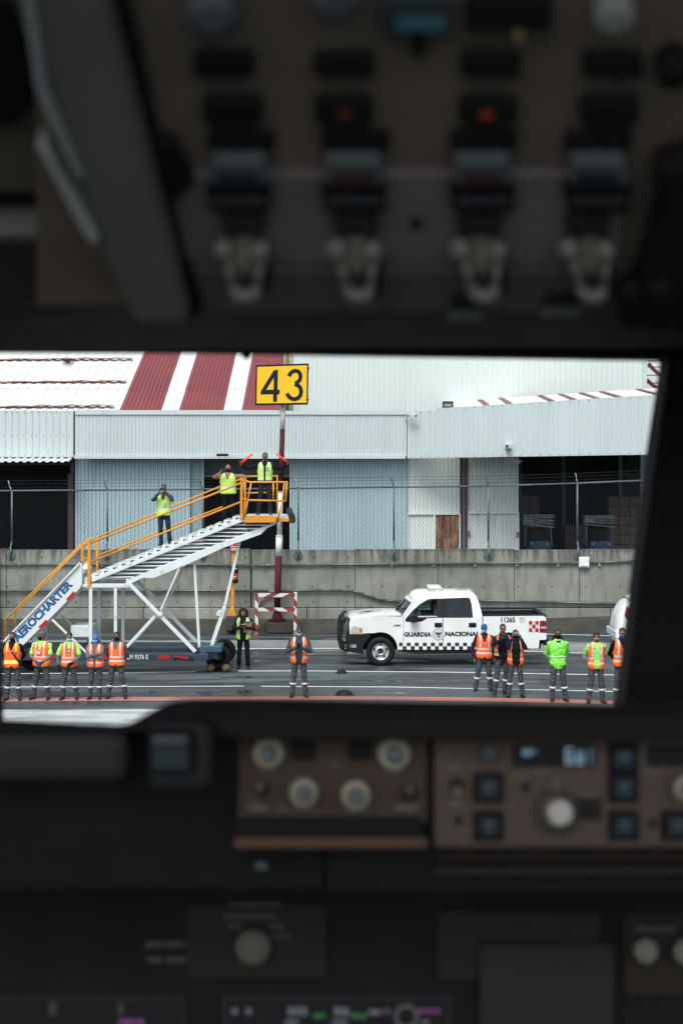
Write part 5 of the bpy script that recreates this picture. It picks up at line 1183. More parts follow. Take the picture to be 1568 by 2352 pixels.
    for sd_, S, E, Wr, dr, nr, cu in arms:
        mb.cap(S+Vector((-.02*sd_*hs, 0, 0)), S.lerp(E, .3), .068*hs, .062*hs)
        if sleeve == 'short': mb.cap(S, S.lerp(E, .72), .066*hs, .062*hs)
        else: mb.cap(S, E, .064*hs, .054*hs); mb.cap(E, E.lerp(Wr, .93), .054*hs, .042*hs)
    tp_ = remesh(mb, .013, 'shirt' if sleeve == 'short' else 'jacket', top_, t, .012, 9, 1, seed+5)
    if extra and extra.get('undersleeve'):
        mb = MB()
        for sd_, S, E, Wr, dr, nr, cu in arms: mb.cap(S.lerp(E, .6), E, .050*hs, .047*hs); mb.cap(E, E.lerp(Wr, .95), .047*hs, .034*hs)
        remesh(mb, .012, 'undersleeves', extra['undersleeve'], t, .005, 9, 1, seed)
    if extra and extra.get('collar'):
        mb = MB(); z_ = .862*h; mb.lathe([(-.03*h, .075*hs), (.0, .066*hs), (.022*h, .068*hs), (.022*h, .058*hs), (-.01*h, .056*hs)], O+Vector((0, .012*h, z_)), (0, -.25, 1), 20); mb.build('collar', extra['collar'], tp_)
    if extra and extra.get('hood'):
        mb = MB(); mb.ell(O+Vector((0, .055, .875))*h, (.105*hs, .07*hs, .075*hs), 18, 12); mb.ell(O+Vector((-.05, .02, .862))*h, (.05*hs, .06*hs, .04*hs)); mb.ell(O+Vector((.05, .02, .862))*h, (.05*hs, .06*hs, .04*hs)); remesh(mb, .012, 'hood', extra['hood'], t, .01, 9, 1, seed)
    if gloves:
        for sd_, S, E, Wr, dr, nr, cu in arms:
            mb = MB(); hand(mb, Wr, dr, nr, -sd_, h, cu, .0035); mb.cap(Wr-(Wr-E).normalized()*.03, Wr+(Wr-E).normalized()*.01, .036*hs, .034*hs); remesh(mb, .008, 'glove', gloves, t, smooth_it=0)
    # --- vest with openings and tape
    if vest:
        n, nz = 72, 46; z0_, z1_ = vlow, .853; inf = .040; vs = []; mb = MB()
        for j in range(nz+1):
            z = z0_+(z1_-z0_)*j/nz; a, b = ring_at(z); g_ = girth if z < .78 else 1; a = a*h*g_+inf+.10*max(0, .58-z)*h*.3; b = b*h*g_+inf+.02*max(0, .6-z)*h
            if z > .80: a += .010*h*(z-.80)/.05
            for i in range(n):
                t_ = 2*math.pi*i/n; c, s2 = math.cos(t_), math.sin(t_); e = .84; q = 1+.02*noise.noise(Vector((c*2+seed, s2*2, z*14)))*(1 if z < .75 else .4)
                vs.append(O+Vector((a*q*math.copysign(abs(c)**e, c), b*q*math.copysign(abs(s2)**e, s2), z*h)))
        fs = []; ms = []
        for j in range(nz):
            zc_ = z0_+(z1_-z0_)*(j+.5)/nz
            for i in range(n):
                f = (j*n+i, j*n+(i+1) % n, (j+1)*n+(i+1) % n, (j+1)*n+i); c = sum((vs[q] for q in f), Vector())/4; fx = c.x/h; fyv = c.y/h; front = c.y < 0
                if abs(fx) > .086*girth and ((abs(fyv)/.058)**2+((zc_-.765)/.068)**2) < 1: continue
                if front and zc_ > .735 and abs(fx) < (zc_-.735)*.42+.004: continue
                if front and vopen and abs(fx) < vopen*(1+.4*math.sin((zc_-.48)*8)): continue
                if front and not vopen and zc_ < .52 and abs(fx) < (.52-zc_)*.9: continue
                mi = 0
                if (.558 < zc_ < .582) or (.625 < zc_ < .648): mi = 1
                if ylb: mi = 2 if .545 < zc_ < .595 else 0
                if ylb and mi == 2 and .555 < zc_ < .585 and .01 < abs(fx) < .045: mi = 1
                if zc_ > (.63 if not ylb else .735) and .052 < abs(fx) < .072 and zc_ < .86: mi = 1 if not ylb else 2
                if front and not vopen and abs(fx) < .0028: mi = 3
                fs.append(f); ms.append(mi)
        o_ = len(mb.v); mb.v += vs; mb.f += [list(f) for f in fs]; mb.m += ms; mb.sm += [True]*len(fs)
        v_ = mb.build('vest', [vest, SIL, YLB, CGR if vest is ORV else CNV], t); so = v_.modifiers.new('s', 'SOLIDIFY'); so.thickness = .007; so.offset = 1
        if extra and extra.get('badge'):
            bx, bz = extra['badge']; y_ = -(ring_at(bz)[1]*h+.045); mb = MB(); mb.box(O+Vector((bx*h, y_, bz*h)), (.075, .006, .10)); bd_ = mb.build('badge', PHN, t); mb = MB(); mb.box(O+Vector((bx*h, y_-.004, bz*h)), (.045, .003, .07)); mb.build('badge_card', CWH, bd_)
            mb = MB(); mb.path([O+Vector((-.035, -.06, .85))*h, O+Vector((-.02+bx, -.085, .76))*h, O+Vector((bx*h, y_, bz*h+.05)), O+Vector((.02+bx, -.085, .76))*h, O+Vector((.035, -.06, .85))*h], .005, 6); mb.build('lanyard', extra.get('lan', CBK), bd_)
    if extra and extra.get('fn'): extra['fn'](t, O, h, arms, H)
    t.location = (x, D, z0); t.rotation_euler = (0, 0, R(yaw))
    return t, h, arms
def held(name, label, cat, t, parts):
    """a held thing of its own; parts built in the person's local frame"""
    e = thing(name, label, cat, (0, 0, 0)); 
    for nm, mb, m in parts: mb.build(nm, m, e)
    e.location = t.location; e.rotation_euler = t.rotation_euler
    return e
GR = 'ground crew lined up facing the aircraft'
# helper to build a phone at local point
def phone(t, c, n_, wide, label, tall=False):
    n_ = Vector(n_).normalized(); u = Vector((1, 0, 0)); u = (u-n_*u.dot(n_)).normalized(); v = n_.cross(u); M = Matrix((u, v, n_)).transposed(); w_, h_ = (.16, .078) if not tall else (.078, .16)
    mb = MB(); mb.box(c, (w_, h_, .010), 0, M); m2 = MB(); 
    for q in range(2): m2.ell(Vector(c)+M @ Vector((w_*.38-.02*q, h_*.3, -.006)), .007, 8, 6)
    return held('phone', label, 'phone', t, [('phone_case', mb, PHN), ('camera_lens', m2, mat('lens_glass', (.05, .06, .08), .1))])
def strapbag(t, O, h, arms, H):
    mb = MB(); pts = [O+Vector((-.06, -.055, .835))*h]+[O+Vector((-.03+.14*q/5, -.094-.01*math.sin(q/5*3), .78-.20*q/5))*h for q in range(6)]
    for a, b in zip(pts, pts[1:]): mb.beam(a, b, .035, .006, up=(0, -1, 0))
    s_ = mb.build('bag_strap', CBK, t); mb = MB(); mb.box(O+Vector((.125, -.06, .555))*h, (.08, .07, .18)); mb.build('bag_pouch', CBK, s_, bevel=.02)
    mb = MB(); mb.box(O+Vector((.045, -.101, .70))*h, (.055, .006, .06)); p_ = mb.build('flag_patch', CDG, t); mb = MB(); mb.box(O+Vector((.045, -.104, .70))*h, (.016, .003, .035)); mb.build('patch_centre', CWH, p_)
    mb = MB()
    for e in (-1, 1): mb.box(O+Vector((e*.064, -.085, .775))*h, (.055, .012, .012)); 
    mb.build('shoulder_mark', CBK, t)
t, h, ar_ = person(30, 1608.6, 1452, 'man in orange vest with yellow bands and a black bag strap, leftmost of the row', SK[1], ('behind', 'behind'), CNV, vest=ORV, ylb=True, mask=MMB, girth=1.06, legs=(.085, .10), knee=True, extra={'fn': strapbag, 'collar': CBL}, grp=GR)
def paper(t, O, h, arms, H):
    mb = MB(); mb.box(O+Vector((-.01, -.118, .70))*h, (.10, .006, .07), 0, Matrix.Rotation(.35, 3, 'Y')); mb.build('paper_badge', CWH, t)
t, h, ar_ = person(97, 1607, 1447, 'bearded man in grey cap, orange vest and lime shirt, head turned left, gloved hands clasped', SK[1], ('clasp', 'clasp'), CLM, 'short', vest=ORV, mask=MMB, hair='none', cap=cloth('cap_grey', (.09, .10, .09)), head=(-58, 4), girth=1.1, yaw=-10, legs=(.13, .09), gloves=GLV, feety=(.0, .0), extra={'fn': paper}, vlow=.50, grp=GR)
t, h, ar_ = person(160, 1607, 1452, 'man with light blue mask, badge on orange vest, lime shirt, one gloved hand hanging low', SK[1], ('low', POSE['clasp'][:0] or ((.055, -.11, .555), (1, .1, -.3), (-.75, -.1, -.6), (0, 1, 0), .7)), CLM, 'short', vest=ORV, mask=MMS, legs=(.10, .10), head=(0, 12), gloves=CNV, extra={'undersleeve': CGR, 'badge': (.012, .735)}, vlow=.50, grp=GR)
t, h, ar_ = person(220, 1606, 1453.7, 'man in bright blue cap and light blue mask with arms crossed over a grey hoodie', SK[1], ('cross_a', 'cross_b'), CLG, vest=ORV, vopen=.012, mask=MMS, hair='none', cap=mat('cap_blue', (.02, .14, .45), .7), legs=(.085, .06), extra={'hood': CBL}, girth=1.06, vlow=.50, grp=GR)
t, h, ar_ = person(268.6, 1604.6, 1451, 'man in grey hoodie and black mask, legs apart, right-hand end of the left row', SK[2], ('behind', 'behind'), CLG, vest=ORV, mask=MMB, girth=.96, legs=(.125, .125), extra={'hood': CLG}, vlow=.50, grp=GR)
t, h, ar_ = person(687, 1601, 1438, 'man alone in the middle, looking down at his phone, orange vest over slate jacket', SK[2], ('chest', 'chest'), CHG, vest=ORV, vopen=.038, mask=MMS, legs=(.098, .09), head=(0, 22), girth=1.05, extra={'collar': CHG}, grp=GR)
phone(t, Vector((0, -.215, .755))*h, (0, -.75, -.5), False, 'black phone held upright in both hands by the man alone in the middle', True)
def wmn(t, O, h, arms, H):
    pass
t, h, ar_ = person(559, 1535, 1395, 'woman with curly dark red hair, lime vest over black, holding a phone and brown clipboard', SK[3], (((-.02, -.16, .70), (-1, .1, -.5), (.5, -.4, .5), (.3, .8, .3), .7), ((.045, -.15, .70), (1, .1, -.5), (-.6, -.4, .4), (-.4, .8, .3), .7)), cloth('dark_blue_black', (.010, .014, .018)), trous=TRB, vest=LIM, vopen=.042, mask=MMP, hair='curly', legs=(.075, .075), head=(-3, 14), bands=False, vlow=.49)
phone(t, Vector((0.005, -.20, .735))*h, (0, -.6, -.75), True, 'dark phone in the hands of the woman with curly hair')
held('clipboard', 'brown clipboard tucked under the left arm of the woman with curly hair', 'clipboard', t, [('board', MB().box(Vector((.085, -.125, .70))*h, (.22, .012, .32), 0, Matrix.Rotation(.12, 3, 'Y')), mat('kraft_brown', (.22, .13, .08), .7)), ('clip', MB().box(Vector((.085, -.135, .785))*h, (.09, .015, .02)), MDKM)])
t, h, ar_ = person(1111, 1587, 1430.4, 'man in blue cap and pale blue mask, orange vest over maroon sleeves, arms hanging', SK[1], ('down', 'down'), CMR, vest=ORV, mask=MMS, hair='none', cap=CBL, legs=(.125, .095), vlow=.49, extra={'collar': CLM}, grp=GR)
t, h, ar_ = person(1153.7, 1593, 1433, 'man in dark jacket with orange vest hanging open, filming with a phone beside the pickup', SK[1], (((-.045, -.16, .80), (-1, .1, -.6), (.1, -.3, 1), (.6, .5, 0), .75), ((.07, -.15, .69), (1, .1, -.4), (-.5, -.3, .5), (-.5, .5, 0), .5)), CNV, vest=ORV, vopen=.062, mask=None, legs=(.115, .03), vlow=.55, yaw=8, girth=1.04, extra={'collar': CBK}, grp=GR)
phone(t, Vector((-.015, -.20, .855))*h, (0, -1, .1), True, 'phone held up by the man in the dark jacket between two orange vests')
t, h, ar_ = person(1183, 1599.6, 1446.5, 'man in black sweater with open orange vest, both gloved hands raised beside his head', SK[0], ('temple', 'temple'), CBK, vest=ORV, vopen=.048, mask=MMB, legs=(.10, .10), vlow=.47, gloves=GLV, grp=GR)
# man in the hi-vis jacket
def gj(t, O, h, arms, H):
    mb = MB(); mb.tube(O+Vector((0, 0, .615))*h, O+Vector((0, 0, .628))*h, .119*h, .119*h, 28, sy=.72); mb.build('reflective_band', SIL, t)
    mb = MB(); mb.plate([(-.008, .46), (.008, .46), (.008, .75), (-.008, .75)], [], lambda a, b, t_: O+Vector((a*h, -(ring_at(b)[1]*h*1.0+.042)-t_, b*h)), -.01, .003); mb.build('zip_flap', CLM, t)
    mb = MB(); mb.cap(O+Vector((-.045, -.07, .84))*h, O+Vector((-.004, -.095, .745))*h, .008, .006); mb.cap(O+Vector((.045, -.07, .84))*h, O+Vector((.004, -.095, .745))*h, .008, .006); mb.build('zip', CWH, t)
    mb = MB(); mb.plate([(-.036, .842), (0, .752), (.036, .842)], [], lambda a, b, t_: O+Vector((a*h, -(ring_at(b)[1]*h+.027)-t_, b*h)), -.01, .004); mb.build('under_shirt', CBK, t)
CLMJ = mat('jacket_lime', (.22, .78, .08), .5, var=.16, vscale=5, bump=.5, bscale=16)
t, h, ar_ = person(1280, 1611, 1444, 'man in a long lime green rain jacket with black mask, hands behind his back', SK[2], ('behind', 'behind'), CLMJ, mask=MMB, legs=(.075, .105), girth=1.05, hem=.45, extra={'fn': gj, 'hood': CBK}, grp=GR)
t, h, ar_ = person(1368, 1615, 1452, 'man with red patterned mask, open orange vest over neon shirt, on the right', SK[2], ('behind', 'behind'), CLM, 'short', vest=ORV, vopen=.036, mask=MMR, legs=(.105, .095), head=(0, 10), extra={'undersleeve': CLV}, vlow=.475, girth=.95, grp=GR)
t, h, ar_ = person(1428, 1617, 1442, 'man with round royal blue mask and orange vest, rightmost, cut off by the window post', SK[0], ('behind', 'behind'), CBK, vest=ORV, mask=MMD, legs=(.085, .08), head=(-4, 8), extra={'collar': CBK}, vlow=.50, grp=GR)
# on the stairs
t, h, ar_ = person(376.7, 1258, 1112.8, 'man in jeans and lime vest standing on the stair flight, photographing with a phone', SK[2], ('face', 'face'), CDG, trous=JEAN, vest=LIM, mask=MMS, legs=(.045, .10), D=40.6, zfoot=Z(1258, DN)+.02, bands=False, vlow=.50, extra={'lan': MOR, 'badge': (.02, .66)})
phone(t, Vector((0, -.19, .925))*h, (0, -1, .05), True, 'black phone held at the face of the man on the stair flight')
t, h, ar_ = person(524, 1203, 1066.6, 'bald man in lime vest near the stair top, phone raised, other arm on the rail', SK[0], (((-.115, -.17, .865), (-1, .1, -.6), (.5, -.1, .8), (.6, .5, 0), .75), ((.265, -.07, .66), (1, .1, .5), (.2, -.1, -1), (-.8, .3, 0), .3)), CTN, 'short', trous=TRB, vest=LIM, mask=MMB, hair='bald', legs=(.06, .10), D=40.6, zfoot=Z(1205, DN)+.02, bands=False, girth=1.15, vlow=.50, extra={'badge': (.012, .70)})
phone(t, Vector((-.06, -.20, .915))*h, (0, -1, .05), True, 'black phone raised sideways by the bald man near the stair top')
t, h, ar_ = person(608.7, 1186, 1040, 'man on the orange platform with both arms spread, navy sweater and lime vest', SK[1], (((-.375, -.05, .80), (-.2, .9, -.8), (-.5, -.1, .9), (.6, -.6, 0), .9), ((.355, -.05, .81), (.2, .9, -.8), (.5, -.1, .9), (-.6, -.6, 0), .9)), CNV, trous=TRD, vest=LIM, vopen=.008, mask=MMG, legs=(.105, .085), D=40.9, zfoot=Z(1187, DN)+.022, bands=False, vlow=.555, extra={'collar': CWH, 'badge': (.035, .735)})
MWAND = mat('wand_red', (.75, .06, .03), .4, emit=(1, .08, .03), estr=.25)
for sd_, S, E, Wr, dr, nr, cu in ar_:
    a = Wr+Vector((0, -.03, .075))*h/1.72+Vector((sd_*.0, 0, 0)); d = Vector((-sd_*.80, -.1, .62)).normalized(); mb = MB(); mb.cap(a-d*.06, a+d*.06, .018, .018); m2 = MB(); m2.cap(a+d*.06, a+d*.38, .030, .028)
    held('signal_wand', 'glowing red signal wand in the platform man\'s raised %s hand' % ('left-side' if sd_ < 0 else 'right-side'), 'wand', t, [('handle', mb, MSRED), ('tube', m2, MWAND)])
# ================================================================ COCKPIT
class Pln:
    def __init__(s, o, v, u=(1, 0, 0)):
        s.o = Vector(o); s.u = Vector(u).normalized(); s.v = Vector(v).normalized(); s.n = s.u.cross(s.v).normalized()
        if s.n.y > 0 : s.n = -s.n
    def pt(s, px, py, h=0):
        d = Vector(((px-784)/F, 1, -(py-1058)/F)); t = (s.o-Vector((0, 0, 6))).dot(s.n)/d.dot(s.n); return Vector((0, 0, 6))+d*t+s.n*h
def pbox(pl, px, py, w_, h_, t1, t0=0, tap=0, mb=None, mi=0, sk=0):
    mb = mb or MB(); c = [(px-w_/2-sk, py+h_/2), (px+w_/2-sk, py+h_/2), (px+w_/2+sk, py-h_/2), (px-w_/2+sk, py-h_/2)]
    m_ = Vector(pl.pt(px, py)); A = [pl.pt(a, b, t0) for a, b in c]; B = [pl.pt(a, b)*1 for a, b in c]; B = [m_+(q-m_)*(1-tap)+pl.n*t1 for q in B]
    mb.add(A+B, [(3, 2, 1, 0), (4, 5, 6, 7), (0, 1, 5, 4), (1, 2, 6, 5), (2, 3, 7, 6), (3, 0, 4, 7)], mi); return mb
def pcyl(pl, px, py, rpx, prof, mb=None, n=28, mi=0):
    mb = mb or MB(); c = pl.pt(px, py); r = (pl.pt(px+rpx, py)-c).length; mb.lathe([(h, q*r) for h, q in prof], c, tuple(pl.n), n, mi); return mb
CB = lambda nm, c, r=.6, **k: mat(nm, c, r, **{'spec': .2, **k})
MPAN = CB('panel_brown', (.07, .048, .033), .65, var=.12, vscale=25); MPANG = CB('panel_greybrown', (.105, .077, .057), .6, var=.1, vscale=20)
MCK = CB('cockpit_black', (.0085, .008, .0078), .7, var=.2, vscale=10); MLIN = CB('liner_charcoal', (.020, .017, .016), .85, var=.15, vscale=12)
MGRY = CB('trim_grey', (.135, .135, .128), .55, var=.08, vscale=8); MKNOB = CB('knob_cream', (.40, .38, .28), .5, var=.06, vscale=30); MLITE = CB('lever_grey', (.22, .22, .185), .4, var=.1, vscale=40)
MBTN = CB('button_cap', (.018, .028, .032), .4, var=.2, vscale=60); MGUARD = CB('guard_grey', (.11, .125, .13), .35, var=.1, vscale=40)
# window frame with the opening the scene is seen through
DWF = 2.0
def rnd(pts, r=20, n=5):
    out = []
    for i, p in enumerate(pts):
        p = Vector((*p, 0)); a = Vector((*pts[i-1], 0)); b = Vector((*pts[(i+1) % len(pts)], 0))
        da = (a-p); db = (b-p); ra = min(r, da.length/2.2); rb = min(r, db.length/2.2); A = p+da.normalized()*ra; B = p+db.normalized()*rb
        for q in range(n+1): t = q/n; v = A.lerp(p, t).lerp(p.lerp(B, t), t); out.append((v.x, v.y))
    return out
win = rnd([(-40, 803), (420, 805), (1538, 823), (1502, 1060), (1431, 1640), (1431, 1760), (-20, 1760), (-16, 1640), (-22, 1420)], 9)
fr = thing('cockpit_window_frame', 'black cockpit windscreen frame with sloping right post around the view', 'window frame', (.3, DWF, 5.6))
def ff(a, b, t): return W(a, b, DWF)+Vector((0, t, 0))
mb = MB(); mb.plate([(-1900, -30), (4060, -30), (4060, 3060), (-1900, 3060)], [win, [(-1400, 700), (-420, 790), (-400, 1800), (-1400, 1800)], [(1760, 820), (2900, 760), (2900, 1750), (1640, 1700)]], ff, 0, .07); mb.build('frame', MLIN, fr, bevel=.008)
gb = glass('windshield_glass', (.97, .985, .98), .08)
mb = MB(); mb.plate([(-30, 780), (1560, 790), (1560, 1800), (-30, 1800)], [], ff, .035, .037); pane = mb.build('pane', gb, fr)
mb = MB(); mb.plate([(-1430, 670), (-390, 770), (-380, 1830), (-1430, 1830)], [], ff, .035, .037); mb.build('pane', gb, fr)
mb = MB(); mb.plate([(1630, 790), (2930, 740), (2930, 1780), (1610, 1780)], [], ff, .035, .037); mb.build('pane', gb, fr)
MBUG = CB('dirt_spot', (.03, .01, .01), .8)
mb = MB(); mb.ell(W(157, 832, DWF+.025), (.008, .003, .0045), 14, 8); mb.ell(W(566, 816, DWF+.025), (.007, .003, .006), 14, 8); mb.ell(W(433, 806, DWF+.02), (.006, .003, .004), 10, 8); mb.build('dirt', MBUG, pane)
mb = MB(); mb.plate([(-1700, 1640), (-2, 1640), (-2, 1300), (-30, 1640)], [], ff, -.01, -.002)
# glareshield
gs = thing('glareshield', 'black padded glareshield with a raised hump, forming the lower edge of the window view', 'glareshield', (.2, 1.5, 5.55))
DG = 1.47
edge = [(-500, 1645), (0, 1651), (200, 1661), (270, 1664), (300, 1660), (335, 1640), (370, 1620), (400, 1609), (440, 1604), (560, 1603), (900, 1609), (1420, 1618), (1700, 1616), (2300, 1620)]
mb = MB(); n = len(edge); vs = []
for a, b in edge:
    p = W(a, b, DG); q = W(a, b+18, 1.99); r_ = W(a, b+6, DG-.012); bt = W(a, 1700 if a > 450 else 1680, DG-.01)
    vs += [q, p, r_, bt]
mb.add(vs, [(4*i+j, 4*i+4+j, 4*i+5+j, 4*i+1+j) for i in range(n-1) for j in range(3)], 0, True); mb.build('pad', MCK, gs)
PG = Pln((0, 1.46, 5.7), (0, 0, 1))
# left grey lid and square lamp housing
pbox(PG, 110, 1734, 380, 116, .02, -.02).build('grey_lid', CB('lid_grey', (.038, .038, .037), .6, var=.1), gs, bevel=.015)
pbox(PG, 418, 1728, 150, 160, .025, -.02).build('side_block', CB('block_grey', (.026, .026, .026), .6, var=.1), gs, bevel=.012)
b_ = pbox(PG, 402, 1712, 106, 100, .036, .02).build('lamp_bezel', MCK, gs, bevel=.004); pbox(PG, 402, 1714, 82, 78, .042, .034).build('lamp_cap', CB('teal_cap', (.030, .044, .048), .35, var=.15, vscale=50), b_, bevel=.003)
pbox(PG, 402, 1678, 76, 12, .045, .034).build('lamp_edge', MGUARD, b_)
# black body under the glareshield
PB = Pln((0, 1.52, 5.5), (0, 0, 1))
mb = pbox(PB, 240, 1917, 1000, 246, .0, -.1); pbox(PB, 520, 1745, 140, 130, -.005, -.03, mb=mb); pbox(PB, 240, 1745, 1000, 130, .012, -.004, mb=mb); mb = pbox(PB, 1385, 1655, 1870, 50, .035, -.0, mb=mb); mb = pbox(PB, 1390, 1990, 1280, 110, .004, -.1, mb=mb); mb.build('underside', MCK, gs)
# ---- left control panel and mode control panel
PM = Pln((0, 1.5, 5.6), (0, .12, 1))
lp = thing('control_panel', 'brown panel with four cream knobs in a zigzag, left of the dark panel seam', 'control panel', tuple(PM.pt(765, 1800)))
pbox(PM, 764, 1790, 432, 200, .012, -.05).build('face', MPAN, lp, bevel=.003)
pbox(PM, 757, 1893, 418, 40, .018, .0).build('slot', MCK, lp); pbox(PM, 760, 1928, 436, 26, .03, 0).build('ledge', CB('ledge_brown', (.12, .075, .045), .6, var=.1), lp, bevel=.004)
def knob(x, y, r, par, h=.014, cap=True, m=None, base=.012):
    kb = pcyl(PM, x, y, r, [(base, 1.0), (base+h*.8, .97), (base+h, .88), (base+h, .5)]).build('knob', m or MKNOB, par)
    if cap:
        pcyl(PM, x+1, y, r*.5, [(base+h*.8, 1), (base+h+.012, .95), (base+h+.014, .7)], n=20).build('knob_cap', CB('knob_cap', (.05, .06, .065), .35), kb)
        pcyl(PM, x+1, y-2, r*.2, [(base+h+.014, 1), (base+h+.018, .6)], n=14).build('knob_tip', CB('knob_tip', (.45, .55, .62), .2), kb)
    return kb
for x, y, r in ((619, 1726, 35), (699, 1815, 33), (816, 1821, 34), (903, 1728, 37)): knob(x, y, r, lp)
for x, y in ((697, 1722), (825, 1722)): pbox(PM, x, y, 50, 40, .02, .011).build('switch_guard', MCK, lp, bevel=.003)
def togg(x, y, par, d=1):
    b = pcyl(PM, x, y, 16, [(.012, 1), (.018, .9)], n=16).build('toggle_base', MCK, par); a = PM.pt(x, y+4*d, .015); c = PM.pt(x-2, y-12*d, .035); MB().cap(a, c, .0022, .0035).build('toggle_lever', MLITE, b)
togg(603, 1812, lp); togg(938, 1818, lp)
mb = MB()
for x, y, w2, h2 in ((617, 1766, 46, 10), (700, 1852, 44, 10), (820, 1858, 50, 10), (900, 1770, 40, 9), (594, 1852, 40, 18), (668, 1690, 90, 9), (760, 1690, 60, 8), (930, 1852, 50, 20), (650, 1852, 24, 8), (880, 1690, 50, 9), (770, 1755, 26, 8), (586, 1830, 16, 8)): pbox(PM, x, y, w2, h2*.5, .0135, .011, mb=mb)
mb.build('marking', CB('faded_print', (.17, .15, .12), .6), lp)
mp_ = thing('mode_control_panel', 'brown autopilot panel with blue digit display, square buttons and one large cream knob', 'control panel', tuple(PM.pt(1280, 1800)))
pbox(PM, 1420, 1816, 850, 256, .012, -.05).build('face', MPANG, mp_, bevel=.003)
pbox(PM, 1420, 1968, 850, 46, -.012, -.05).build('lower_lip', CB('lip_dark', (.022, .018, .014), .7), mp_, bevel=.01)
pbox(PM, 1420, 2003, 850, 16, .0, -.05).build('lip_edge', CB('lip_edge', (.034, .029, .024), .6), mp_, bevel=.004)
pbox(PM, 987, 1820, 12, 270, -.002, -.03).build('seam', MCK, mp_)
knob(1115, 1727, 17, mp_, .02, True, CB('small_knob', (.10, .11, .11), .4))
MDIG = mat('display_digit', (.05, .1, .12), .3, emit=(.35, .6, .8), estr=.26); MDISP = CB('display_black', (.004, .005, .006), .5, var=0)
dsp = pbox(PM, 1266, 1733, 190, 52, .0135, .011).build('display', MDISP, mp_)
mb = MB()
def digit(mb, x, y, w2, h2, segs):
    t = .0145; S = {'a': (0, -.5, 1, .2), 'g': (0, 0, 1, .2), 'd': (0, .5, 1, .2), 'f': (-.45, -.25, .28, .5), 'b': (.45, -.25, .28, .5), 'e': (-.45, .25, .28, .5), 'c': (.45, .25, .28, .5)}
    for q in segs: dx, dy, a, b = S[q]; pbox(PM, x+dx*w2, y+dy*h2, w2*a, h2*b*(.9 if b > .3 else .7), t, .013, mb=mb)
for a_ in ((1302, 1734, 15, 32, 'afgedc'), (1326, 1736, 14, 30, 'fgedcb'), (1347, 1734, 8, 34, 'bc'), (1205, 1726, 14, 12, 'afgedcb'), (1222, 1727, 9, 10, 'afb')): mb = MB(); digit(mb, *a_); mb.build('display_digit', MDIG, dsp)
def btn(x, y, s_, par):
    b = pbox(PM, x, y, s_+16, s_+16, .016, .011).build('button', MCK, par, bevel=.002); pbox(PM, x, y, s_-6, s_-6, .022, .016).build('button_cap', MBTN, b, bevel=.002)
    mb = pbox(PM, x, y-8, s_*.45, 5, .0228, .0215); pbox(PM, x, y+4, s_*.3, 4, .0228, .0215, mb=mb); mb.build('button_print', CB('button_print', (.10, .15, .17), .5), b)
for x, y in ((1118, 1806), (1118, 1893), (1424, 1738), (1424, 1806), (1425, 1892), (1545, 1892)): btn(x, y, 54, mp_)
pcyl(PM, 1272, 1862, 52, [(.012, 1), (.018, .96), (.018, .5)]).build('knob_skirt', CB('skirt_grey', (.085, .072, .06), .5), mp_); knob(1272, 1856, 30, mp_, .03, False, CB('pale_knob', (.56, .56, .48), .45), .016)
togg(1047, 1800, mp_, -1); knob(1562, 1805, 30, mp_, .02, True)
pbox(PM, 1530, 1733, 104, 50, .0135, .011).build('display', MDISP, mp_)
for x, y in ((1203, 1805), (1050, 1882), (1492, 1888)): pcyl(PM, x, y, 10, [(.012, 1), (.014, .8)], n=14).build('screw', MCK, mp_)
mb = MB()
for x, y, w2, h2, sk in ((1272, 1800, 10, 50, 0), (1340, 1822, 40, 8, 6), (1215, 1880, 40, 8, 0), (1045, 1842, 30, 20, 0), (1190, 1780, 40, 10, 0), (1240, 1770, 40, 10, 0), (1130, 1692, 60, 8, 0), (1280, 1693, 90, 8, 0), (1070, 1905, 50, 6, 0), (1040, 1760, 30, 14, 0), (1490, 1770, 36, 8, 0)): pbox(PM, x, y, w2, h2*.6, .0135, .011, mb=mb, sk=sk)
mb.build('marking', CB('faded_print', (.17, .15, .12)), mp_)
pbox(PM, 1345, 1855, 60, 50, .0135, .011).build('dark_recess', CB('recess_brown', (.024, .02, .018), .7), mp_, bevel=.003)
# ---- main instrument panel
PI = Pln((0, 1.72, 5.4), (0, .22, 1))
ip = thing('instrument_panel', 'dark main instrument panel along the bottom with cream knobs and glowing screens', 'instrument panel', tuple(PI.pt(784, 2250)))
pbox(PI, 700, 2300, 3000, 620, 0, -.06).build('face', CB('panel_dark', (.011, .0098, .0092), .75, var=.15, vscale=10), ip)
pbox(PI, 1190, 2170, 380, 170, .006, -.01).build('blank_plate', CB('plate_dark', (.020, .017, .015), .65, var=.12), ip, bevel=.004)
pbox(PI, 1252, 2265, 314, 210, .016, 0).build('cover_plate', CB('cover_dark', (.026, .024, .022), .6, var=.1), ip, bevel=.006)
pbox(PI, 590, 2160, 330, 180, .006, -.01).build('selector_plate', CB('selector_dark', (.022, .018, .015), .7), ip, bevel=.004)
pbox(PI, 1500, 2190, 140, 200, .006, -.01).build('right_plate', CB('right_dark', (.028, .021, .015), .7), ip, bevel=.004)
PM_ = PM; PM = PI
knob(583, 2172, 42, ip, .018, False, CB('knob_dull', (.12, .115, .09), .5), .006); knob(1474, 2180, 29, ip, .02, False, CB('knob_dull2', (.2, .2, .165), .5), .006); knob(1566, 2182, 31, ip, .02, False, CB('knob_dull2', (.2, .2, .165)), .006)
mb = MB()
